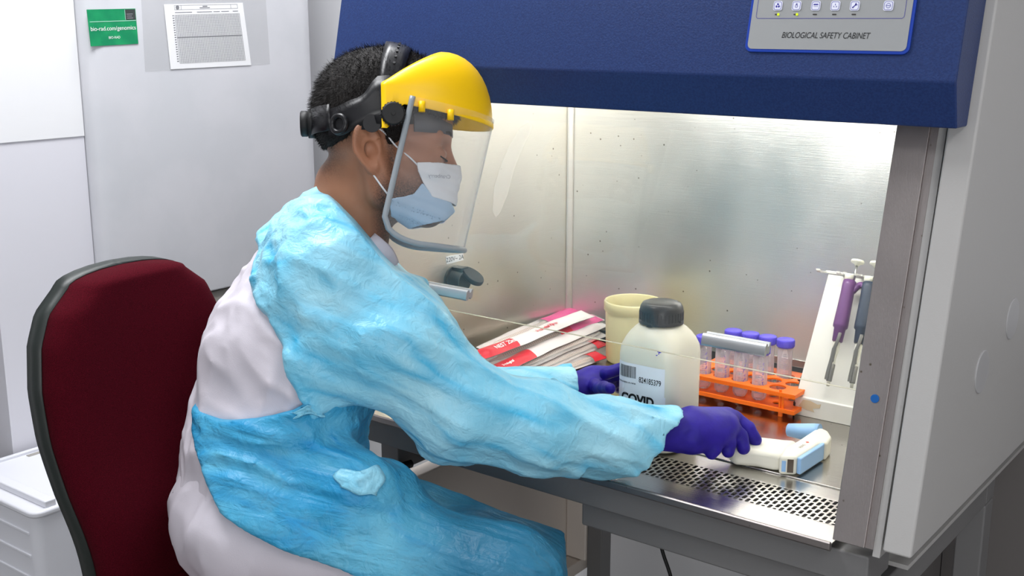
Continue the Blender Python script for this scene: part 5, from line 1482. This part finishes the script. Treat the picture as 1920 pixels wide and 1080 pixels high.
def gown_upper(P):
    fold = ridge(aniso(P, armd, 3.0, 17.0), 2) - 0.35
    fold2 = ridge(aniso(P, armd + np.array([0.0, 0.25, -0.35], dtype=np.float32), 5.0, 30.0, 4.2), 2) - 0.35
    cr_ = fbm(P * 34 + 2, 2) - 0.4
    disp = 0.015 * fold + 0.007 * fold2 + 0.006 * cr_
    t = gown_shape(P)
    s, w_, _ = sw(P)
    t = smax(t, poly_sd(s, w_, gown_keep) + 0.004 * cr_, 0.004)
    r = chain(P, SL_R, 0.03)
    l = chain(P, SL_L, 0.03)
    e = (P - rwr.astype(np.float32)) @ armd
    r = smax(r, e + 0.026 - 0.004 * cr_ - 0.30 * ((P - rwr.astype(np.float32)) @ ZV.astype(np.float32)), 0.003)
    r = smax(r, -np.maximum(chain(P, [(SL_R[4][0], 0.052), (SL_R[5][0] + 0.03 * armd, 0.0515)], 0.01), -(e + 0.05)), 0.003)
    ld = lwr - lel; ld = (ld / np.linalg.norm(ld)).astype(np.float32)
    l = smax(l, (P - lwr.astype(np.float32)) @ ld + 0.012 - 0.006 * cr_, 0.003)
    d = smin(smin(t, r, 0.05), l, 0.04) - disp
    return smax(d, -(poly_sd(s, w_, neck_hole) + 0.003 * cr_), 0.004)
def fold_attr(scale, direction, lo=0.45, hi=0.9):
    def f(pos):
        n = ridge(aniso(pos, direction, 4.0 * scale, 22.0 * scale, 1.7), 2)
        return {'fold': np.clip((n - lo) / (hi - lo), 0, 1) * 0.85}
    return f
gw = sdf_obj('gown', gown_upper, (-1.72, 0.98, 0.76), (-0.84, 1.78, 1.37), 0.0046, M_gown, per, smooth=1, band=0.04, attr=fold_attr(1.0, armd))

# shirt and trousers
def shirt_fn(P):
    d1 = np.array([0.55, 0.35, -0.55], dtype=np.float32)
    f = ridge(aniso(P, d1, 3.0, 13.0, 9.1), 2) - 0.35
    f2 = fbm(P * 14, 2) - 0.4
    d = sd_torso(P, 0.0)
    d = smin(d, cap(P, J(545, 540, 1.86), J(480, 670, 1.85), 0.060, 0.075), 0.05)
    d = smin(d, chain(P, [(rsh, 0.062), (rel, 0.052)], 0.02), 0.04)
    s, w_, _ = sw(P)
    d = smax(d, -(P[:, 2] - 0.80), 0.01)
    d = smax(d, w_ - float((J(600, 455, 1.85) - O_) @ UV), 0.01)
    f3 = ridge(aniso(P, np.array([0.25, 0.2, 0.9], dtype=np.float32), 4.0, 19.0, 4.4), 2) - 0.35
    return d - 0.018 * f - 0.009 * f3 - 0.006 * f2
sdf_obj('shirt', shirt_fn, (-1.70, 0.95, 0.78), (-1.00, 1.62, 1.26), 0.005, M_shirt, per, smooth=1, band=0.04)
b = MB()
col_ = [J(702, 438, 1.84), J(716, 450, 1.83), J(734, 472, 1.83), J(742, 496, 1.84)]
in_ = [J(690, 452, 1.83), J(698, 470, 1.825), J(708, 490, 1.825), J(716, 516, 1.84)]
far = [J(706, 440, 1.92), J(722, 452, 1.92), J(737, 470, 1.92), J(747, 492, 1.92)]
b.grid([[Vector(p) for p in cr(in_, 4)], [Vector(p) for p in cr(col_, 4)], [Vector(p) for p in cr(far, 4)]])
b.build('shirt_collar', M_shirt, per, True, solid=0.0025)
def trouser_fn(P):
    f = ridge(aniso(P, np.array([0.3, 0.1, 0.9], dtype=np.float32), 3.0, 13.0, 2.3), 2) - 0.35
    f2 = fbm(P * 15 + 5, 2) - 0.4
    q = tl(P)
    d = chain(q, [(tlp(pel), 0.132), (tlp(bel + (pel - bel) * 0.45), 0.116)], 0.05)
    d = smin(d, sd_legs(P, -0.008), 0.05)
    d = smax(d, P[:, 2] - 0.905, 0.01); d = smax(d, -(P[:, 2] - 0.30), 0.004)
    return d - 0.015 * f - 0.007 * f2
sdf_obj('trousers', trouser_fn, (-1.70, 0.85, 0.28), (-0.82, 1.62, 0.93), 0.006, M_shirt, per, smooth=1, band=0.04)

# lower gown: waist wrap and skirt over the lap
low_keep = prof_pts([(328, 770), (352, 782), (400, 792), (480, 786), (550, 768), (604, 738), (650, 730), (720, 722), (1110, 722), (1110, 1004), (1080, 1009), (1068, 1050), (1052, 1200), (820, 1200), (716, 1084), (640, 1054), (556, 1026), (480, 990), (424, 956), (385, 910), (360, 868), (330, 820)], 1.72)
banddir = (J(690, 880, 1.70) - J(360, 800, 1.80)); banddir = (banddir / np.linalg.norm(banddir)).astype(np.float32)
def gown_lower(P):
    s, w_, _ = sw(P)
    t = sd_torso(P, 0.012)
    q = tl(P)
    t = smin(t, chain(q, [(tlp(pel), 0.140), (tlp(bel), 0.126)], 0.04), 0.02)
    d = smin(t, sd_lap(P, 0.015), 0.06)
    d = smin(d, cap(P, J(672, 915, 1.74), J(735, 905, 1.78), 0.045, 0.034), 0.06)            # bunched tie
    d = smin(d, cap(P, J(900, 1052, 1.86), J(1072, 1062, 1.88), 0.082, 0.050), 0.05)
    d = smin(d, cap(P, J(960, 1120, 1.74), J(1040, 1110, 1.84), 0.092, 0.050), 0.06)
    # gathered band: the film is pulled into ropes between the back and the knot
    bandc = np.exp(-((w_ - (-0.19 - 0.20 * (s + 0.16))) / 0.055) ** 2) * np.clip((0.13 - s) / 0.08, 0, 1)
    f = ridge(aniso(P, banddir, 2.4, 46.0, 3.1), 1) - 0.30
    f1 = ridge(aniso(P, banddir, 2.2, 13.0, 8.4), 2) - 0.35
    cr_ = fbm(P * 30 + 7, 2) - 0.4
    d = d - 0.012 * f * (0.15 + bandc) - 0.013 * f1 - 0.006 * cr_ - 0.006 * bandc
    return smax(d, poly_sd(s, w_, low_keep) + 0.006 * cr_, 0.004)
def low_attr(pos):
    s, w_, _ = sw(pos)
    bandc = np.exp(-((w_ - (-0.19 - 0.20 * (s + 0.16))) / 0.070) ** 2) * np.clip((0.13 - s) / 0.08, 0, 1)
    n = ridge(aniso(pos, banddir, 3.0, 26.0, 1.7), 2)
    # shade painted into the hanging film, for the dark space behind it
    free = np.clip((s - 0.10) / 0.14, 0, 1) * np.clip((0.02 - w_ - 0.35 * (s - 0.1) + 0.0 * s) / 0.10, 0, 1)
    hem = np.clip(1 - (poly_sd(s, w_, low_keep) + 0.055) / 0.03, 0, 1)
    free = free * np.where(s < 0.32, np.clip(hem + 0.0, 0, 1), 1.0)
    return {'fold': np.clip(0.55 * bandc + np.clip((n - 0.45) / 0.4, 0, 1) * 0.5, 0, 1), 'shade_behind': np.clip(free * (0.75 + 0.4 * fbm(pos * 18, 2)), 0, 0.95)}
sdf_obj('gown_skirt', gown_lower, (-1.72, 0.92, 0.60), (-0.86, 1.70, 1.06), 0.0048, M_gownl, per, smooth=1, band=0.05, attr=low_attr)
# crumpled ends of the waist tie, lying on the film
def skirt_depth(px, py):
    ds = np.linspace(1.50, 1.98, 120); v = gown_lower(np.array([J(px, py, d) for d in ds], dtype=np.float32))
    k = np.argmax(v < 0.0); return ds[k] if v[k] < 0 else 1.75
def crumple(name, cx_, cy_, w_, h_, rot, seed, m):
    rn_ = np.random.RandomState(seed); b = MB(); rows = []; c, s_ = math.cos(rot), math.sin(rot)
    for i in range(10):
        row = []
        for k in range(14):
            u, v = k / 13 - 0.5, i / 9 - 0.5
            e = 1 + 0.18 * math.sin(6 * v + seed) + 0.10 * math.sin(11 * u)
            x, y = u * w_ * e, v * h_ * (0.75 + 0.5 * (u + 0.5)) + 4 * math.sin(7 * u + seed)
            px, py = cx_ + x * c - y * s_, cy_ + x * s_ + y * c
            row.append(Vector(J(px, py, skirt_depth(px, py) - 0.004 - 0.007 * rn_.rand() * (1 - 2 * abs(u)))))
        rows.append(row)
    b.grid(rows); return b.build(name, m, per, True, solid=0.001)
crumple('tie_end', 676, 902, 84, 46, 0.06, 2, M_gown); crumple('tie_end', 580, 772, 52, 16, -0.12, 5, M_gown)
b = MB(); b.tube(cr([J(1030, 719, 2.0), J(1038, 712, 1.99), J(1046, 719, 1.985), J(1040, 724, 1.98)], 4), 0.004, 8); b.build('cuff_tie', M_gown, per, True)

# gloves
M_glove = mat('nitrile_purple', srgb(38, 22, 142), 0.5, bump=(70, 0.25, 0.002), spec=0.3, var=(40, srgb(32, 18, 128), 0.4, 0.6))
def glove(kind, lo, hi, cut_pt, cut_dir):
    cd_ = np.asarray(cut_dir, dtype=np.float32)
    def fn(P):
        d = sd_hand(P, kind, 0.0)
        w1 = rwr if kind == 'right' else lwr; e1 = rel if kind == 'right' else lel
        bk = w1 + (e1 - w1) / np.linalg.norm(e1 - w1) * 0.055
        d = smin(d, cap(P, w1, bk, 0.0325, 0.036), 0.01)
        f = ridge(P * 38 + 3, 2) - 0.35
        e = (P - w1.astype(np.float32)) @ ((w1 - e1) / np.linalg.norm(w1 - e1)).astype(np.float32)
        return d - 0.0022 * f * np.clip((0.06 - e) / 0.05, 0.25, 1)
    return sdf_obj('glove', fn, lo, hi, 0.0024, M_glove, per, smooth=1, band=0.02)
def bbox(kind, pad=0.05):
    pal, palm2, fin = HANDS[kind]; P = [p for p, r in pal] + [p for f in fin for p, r in f]
    P = np.array([np.asarray(p) for p in P]); return P.min(0) - pad, P.max(0) + pad
for kd in ('right', 'left'):
    lo_, hi_ = bbox(kd); glove(kd, lo_, hi_, None, (1, 0, 0))
# shoes
for a in (ran, lan):
    a = np.array(a); fd = np.array([0.10, 0.09, -0.0]); fd = fd / np.linalg.norm(fd)
    def shoe(P, a=a, fd=fd):
        d = cap(P, a + np.array([0, 0, -0.055]) - fd * 0.03, a + np.array([0, 0, -0.075]) + fd * 0.15, 0.043, 0.036)
        d = smin(d, cap(P, a + np.array([0, 0, 0.0]), a + np.array([0, 0, -0.05]), 0.048, 0.046), 0.03)
        return smax(d, -(P[:, 2] - (a[2] - 0.105)), 0.004)
    sdf_obj('shoe', shoe, a - 0.24, a + 0.24, 0.006, M_black, per)

# surgical mask: shell over the face
M_mask = mat('mask_white', srgb(226, 228, 232), 0.75, bump=(220, 0.25, 0.001)); M_maskb = mat('mask_pale_blue', srgb(170, 196, 220), 0.75, bump=(220, 0.25, 0.001))
def mask_face(q):
    d = sd_face(q, False)
    d = smin(d, cap(q, (0.095, 0, -0.030), (0.103, 0, -0.055), 0.012, 0.014), 0.03)
    return smin(d, ell(q, (0.075, 0, -0.10), (0.030, 0.030, 0.034)), 0.03)
def mask_fn(poly, off, pleat):
    pl = np.array([HL(x, y)[[0, 2]] for x, y in poly], dtype=np.float32)
    def fn(P):
        q = hloc(P)
        d = mask_face(q) - off - pleat * np.sin(q[:, 2] * 330 + q[:, 0] * 120)
        return smax(np.abs(d) - 0.0013, poly_sd(q[:, 0], q[:, 2], pl), 0.001)
    return fn
mlo = np.min([hworld((a, b_, c)) for a in (-0.02, 0.15) for b_ in (-0.09, 0.09) for c in (-0.18, -0.02)], 0)
mhi = np.max([hworld((a, b_, c)) for a in (-0.02, 0.15) for b_ in (-0.09, 0.09) for c in (-0.18, -0.02)], 0)
mk = sdf_obj('face_mask', mask_fn([(778, 314), (846, 313), (880, 313), (880, 400), (838, 384), (806, 376), (790, 352), (780, 330)], 0.0055, 0.0006), mlo, mhi, 0.0016, M_mask, per, smooth=1, band=0.01)
mk['label'] = 'white surgical mask, upper panel'
ml = sdf_obj('lower_pleat', mask_fn([(727, 380), (752, 376), (772, 370), (788, 350), (808, 370), (842, 384), (850, 400), (830, 418), (800, 424), (766, 430), (732, 433)], 0.0048, 0.0007), mlo, mhi, 0.0016, M_maskb, mk, smooth=1, band=0.01)
ml['label'] = 'pale blue lower pleat'
def surf_y(x, z, off, sgn=-1):
    """point of the mask surface on the near side for a given profile position"""
    lo_, hi_ = 0.0, 0.12
    for _ in range(30):
        mid = (lo_ + hi_) / 2
        if mask_face(np.array([[x, sgn * mid, z]], dtype=np.float32))[0] < off: lo_ = mid
        else: hi_ = mid
    return sgn * lo_
o = text('lettering', 'Cranberry', 0.0085, mat('mask_print', srgb(168, 172, 182), 0.8), None, Matrix.Identity(4))
for v in o.data.vertices:
    c0 = HL(820, 338); x, z = c0[0] - v.co.x, c0[2] + v.co.y
    v.co = Vector(hworld((x, surf_y(x, z, 0.0076), z)))
M_ = Matrix.Identity(4)
o.parent = mk; o.data.transform((per.matrix_basis @ mk.matrix_basis).inverted())
for sgn in (-1, 1):
    for pts in ([(781, 320, 0.058), (765, 305, 0.068), (742, 284, 0.077), (724, 262, 0.080), (708, 250, 0.083)], [(729, 377, 0.062), (716, 360, 0.068), (704, 342, 0.074), (696, 330, 0.080)]):
        P = []
        for x, y, yy in pts:
            q = HL(x, y); hit = surf_y(q[0], q[2], 0.0015); P.append(hworld((q[0], sgn * max(abs(hit), 0.0) if x < 800 else sgn * yy, q[2])))
        b = MB(); b.tube(cr(P, 4), 0.0014, 6); b.build('ear_loop', M_mask, mk, True)

# ------------------------------------------------------------------ face shield
fs = empty('face_shield', tuple(hworld((0, 0, 0.05))), 0, None)
fs.parent = per; fs.location = Vector(hworld((0, 0, 0.05))) - per.location
M_yel = mat('shield_yellow', srgb(255, 204, 4), 0.35, spec=0.4, bump=(600, 0.04, 0.0005)); M_bk = mat('band_black', srgb(26, 26, 29), 0.32); M_pad = mat('pad_grey', srgb(84, 84, 88), 0.7)
M_rim = mat('visor_binding', srgb(150, 158, 164), 0.3)
def rim_xy(th, ax_=0.163, ay=0.101, cx_=0.015):
    return cx_ + ax_ * math.cos(th), ay * math.sin(th)
def z_bot(x): return 0.050 - 0.185 * x + (-0.012 if x < 0.02 else 0)
def z_cre(x): return 0.070 - 0.235 * x
b = MB(); rows = [[] for _ in range(14)]
TH = [math.radians(-94.5 + 189 * k / 60) for k in range(61)]
for th in TH:
    x, y = rim_xy(th)
    zb, zc = z_bot(x), z_cre(x)
    # near the pivots the guard drops into a lug
    lug = max(0.0, (0.034 - x) / 0.024); lug = min(1, lug); zb = zb - 0.030 * lug
    u = (x + 0.012) / 0.19
    xu = 0.009 + 0.093 * (math.cos(th) + 0.08) / 1.08; yu = 0.088 * math.sin(th) * (1 - 0.12 * max(0, math.cos(th)))
    zu = 0.078 + 0.060 * max(0.0, (math.cos(th) + 0.08) / 1.08) ** 0.9
    rows[0].append(hworld((x - 0.001, y, zb))); rows[1].append(hworld((x, y, zb + 0.002))); rows[2].append(hworld((x, y, zc - 0.002))); rows[3].append(hworld((x * 0.992, y * 0.988, zc + 0.0025)))
    for i in range(10):
        t = (i + 1) / 10; a = t * math.pi / 2
        c, s = math.cos(a), math.sin(a)
        px_, py_ = xu + (x * 0.992 - xu) * c, yu + (y * 0.988 - yu) * c
        pz_ = zc + 0.0025 + (zu - zc - 0.0025) * (s ** (0.9 + 0.1 * (1 - max(0, math.cos(th)))))
        rows[4 + i].append(hworld((px_, py_, pz_)))
b.grid(rows); bg = b.build('brow_guard', M_yel, fs, True, solid=0.003)
# visor sheet
def vis_pt(th, t, zlen_scale=1.0):
    x, y = rim_xy(th, 0.166, 0.104)
    ztop = z_bot(x) + 0.014
    zbot = -0.176 + 0.026 * (1 - max(0, math.cos(th)) ** 0.7)
    z = ztop + (zbot - ztop) * t
    return x - 0.255 * (ztop - z), y * (1 - 0.04 * t), z
TV = math.radians(78)
def vgrid(lim, n=48, m=26):
    rows = []
    for i in range(m + 1):
        row = []
        for k in range(n + 1):
            t = i / m; a = -lim + 2 * lim * k / n
            # rounded lower corners
            e = (lim - abs(a)) / 0.42
            cut = 0.0 if e >= 1 else 0.155 * (1 - math.sqrt(max(0, 1 - (1 - e) ** 2)))
            row.append(hworld(vis_pt(a, t * (1 - cut))))
        rows.append(row)
    return rows
vr = vgrid(TV)
b = MB(); b.grid(vr); vis = b.build('visor', M_visor, fs, True)
edge = [r[0] for r in vr] + vr[-1][1:-1] + [r[-1] for r in reversed(vr)]
b = MB(); b.tube(edge, 0.0046, 8); b.build('edge_binding', M_rim, vis, True)
# headband round the back of the head
def band(a0, a1, zf, hf, rx, ry, cx_, m, name, n=40, th_=0.0022):
    b = MB(); rows = [[], []]
    for k in range(n + 1):
        a = a0 + (a1 - a0) * k / n; x = cx_ + rx * math.cos(a); y = ry * math.sin(a); zc = zf(x); h = hf(x)
        rows[0].append(hworld((x, y, zc - h / 2))); rows[1].append(hworld((x, y, zc + h / 2)))
    b.grid(rows); return b.build(name, m, fs, True, solid=th_)
band(math.radians(62), math.radians(298), lambda x: 0.026 + 0.10 * (x + 0.02) * (1 if x > -0.02 else 0.0), lambda x: 0.030 + 0.012 * max(0, min(1, (x + 0.07) / 0.06)) * (1 if x < 0.0 else 0.4), 0.106, 0.0925, 0.0, M_bk, 'headband')
band(math.radians(-64), math.radians(64), lambda x: 0.020, lambda x: 0.030, 0.108, 0.084, 0.004, M_pad, 'brow_pad', th_=0.004)
# rear ratchet
rc = np.array([-0.108, 0, 0.029])
b = MB(); b.tube([hworld(rc + np.array([0.006, 0, 0])), hworld(rc + np.array([-0.006, 0, 0]))], 0.023, 24); 
b.tube([hworld(rc + np.array([0.0, 0, 0])), hworld(rc + np.array([-0.008, 0, 0])), hworld(rc + np.array([-0.0165, 0, 0])), hworld(rc + np.array([-0.018, 0, 0]))], [0.014, 0.0205, 0.0205, 0.0185], 18)
b.build('ratchet_knob', M_blackr, fs, True)
b = MB()
for sgn in (-1, 1):
    c = []
    for k in range(9):
        a = math.radians(180 + sgn * (6 + 40 * k / 8)); c.append((0.1095 * math.cos(a), 0.0955 * math.sin(a)))
    b.grid([[hworld((x, y, 0.009)) for x, y in c], [hworld((x, y, 0.049)) for x, y in c]])
b.build('ratchet_housing', M_bk, fs, True, solid=0.003)
# web that joins headband and strap on both temples
b = MB()
for sgn in (-1, 1):
    up_ = [(622, 216), (640, 213), (652, 208), (664, 203), (676, 200), (686, 194), (694, 184), (702, 172), (712, 162), (730, 160), (748, 164)]
    lo_ = [(622, 262), (640, 266), (652, 264), (664, 258), (676, 252), (686, 248), (694, 247), (702, 247), (712, 247), (730, 246), (748, 246)]
    rows = [[], [], [], []]
    for (xa, ya), (xb, yb) in zip(up_, lo_):
        for i in range(4):
            t = i / 3; q = HL(xa, ya + (yb - ya) * t); x = float(q[0]); yy = 0.0935 * math.sqrt(max(0.02, 1 - (x / 0.112) ** 2)) - 0.10 * max(0, float(q[2]) - 0.045)
            rows[i].append(hworld((x, sgn * yy, float(q[2]))))
    b.grid(rows)
b.build('temple_web', M_bk, fs, True, solid=0.002)
# over-head strap from pivot to pivot
rows = [[] for _ in range(5)]
b = MB(); n = 44
def strap_c(a):
    s = math.sin(a); return -0.0920 * math.cos(a) * (1 - 0.06 * s), 0.035 + 0.1185 * s ** 0.80, 0.010 + 0.022 * s ** 1.2
for k in range(n + 1):
    a = math.pi * k / n; s = math.sin(a); y, z, xc = strap_c(a); hw_ = 0.0165 + 0.0035 * s
    for i in range(5):
        t = -1 + 0.5 * i; rows[i].append(hworld((xc + hw_ * t, y, z - 0.006 * t * s - 0.0025 * t * t)))
b.grid(rows); st_ = b.build('head_strap', M_bk, fs, True, solid=0.0022)
b = MB()
for k in range(6):
    a = math.radians(34 + 8 * k); s = math.sin(a); y, z, xc = strap_c(a); c = np.array([xc + 0.002, y - 0.0012 * math.cos(a), z + 0.0010])
    nrm_ = np.array([0.0, -math.cos(a), s * 0.9]); nrm_ /= np.linalg.norm(nrm_)
    b.tube([hworld(c), hworld(c + nrm_ * 0.0012)], 0.0022, 10)
b.build('strap_hole', M_dark, st_, True)
# pivots and small fittings
for sgn in (-1, 1):
    c = HL(738, 232); c = np.array([c[0], sgn * 0.1035, c[2]]); o_ = np.array([0.05, sgn * 1.0, 0.0]); o_ /= np.linalg.norm(o_)
    b = MB(); b.tube([hworld(c - o_ * 0.012), hworld(c + o_ * 0.004), hworld(c + o_ * 0.0065), hworld(c + o_ * 0.007)], [0.0178, 0.0178, 0.0165, 0.0150], 30)
    b.tube([hworld(c + o_ * 0.006), hworld(c + o_ * 0.0085)], [0.0035, 0.003], 14)
    for k in range(22):
        a = 2 * math.pi * k / 22; e = c + np.array([math.cos(a) * 0.0178, 0, math.sin(a) * 0.0178]); b.tube([hworld(e - o_ * 0.008), hworld(e + o_ * 0.004)], 0.0011, 6)
    b.build('pivot_knob', M_blackr, fs, True)
    c = HL(644, 247); c = np.array([c[0], sgn * 0.089, c[2]]); o2 = np.array([-0.55, sgn * 0.85, 0]); o2 /= np.linalg.norm(o2)
    b = MB(); n = 26
    ctr = [hworld(c + o2 * 0.004 + 0.0125 * (np.array([0.84, sgn * 0.54, 0]) * math.cos(2*math.pi*k/n) + np.array([0, 0, 1.0]) * math.sin(2*math.pi*k/n))) for k in range(n)]
    b.tube(ctr, 0.0042, 8, closed=True); b.tube([hworld(c - o2 * 0.004), hworld(c + o2 * 0.002)], 0.013, 20); b.build('adjuster', M_bk, fs, True)
    c = HL(700, 247); c = np.array([c[0], sgn * 0.0945, c[2]]); o3 = np.array([0.0, sgn * 1.0, 0])
    b = MB(); b.tube([hworld(c - o3 * 0.002), hworld(c + o3 * 0.001)], 0.0135, 20); b.tube([hworld(c + np.array([0.006, 0, 0.004])), hworld(c + np.array([0.032, sgn * 0.004, 0.010]))], 0.009, 10, flat=0.25)
    b.build('lever_plate', M_bk, fs, True)
    for x, y in ((784, 219), (834, 232)):
        q = HL(x, y); cth = (q[0] - 0.012) / 0.164; th = sgn * math.acos(max(-1, min(1, cth))); xx, yy = rim_xy(th, 0.169, 0.106)
        up_ = np.array([0.05, 0, 1.0]); b = MB()
        b.tube([hworld(np.array([xx, yy, q[2]]) - up_ * 0.008), hworld(np.array([xx, yy, q[2]]) + up_ * 0.008)], 0.0052, 10); b.build('clip_lug', M_yel, fs, True, bevel=0)
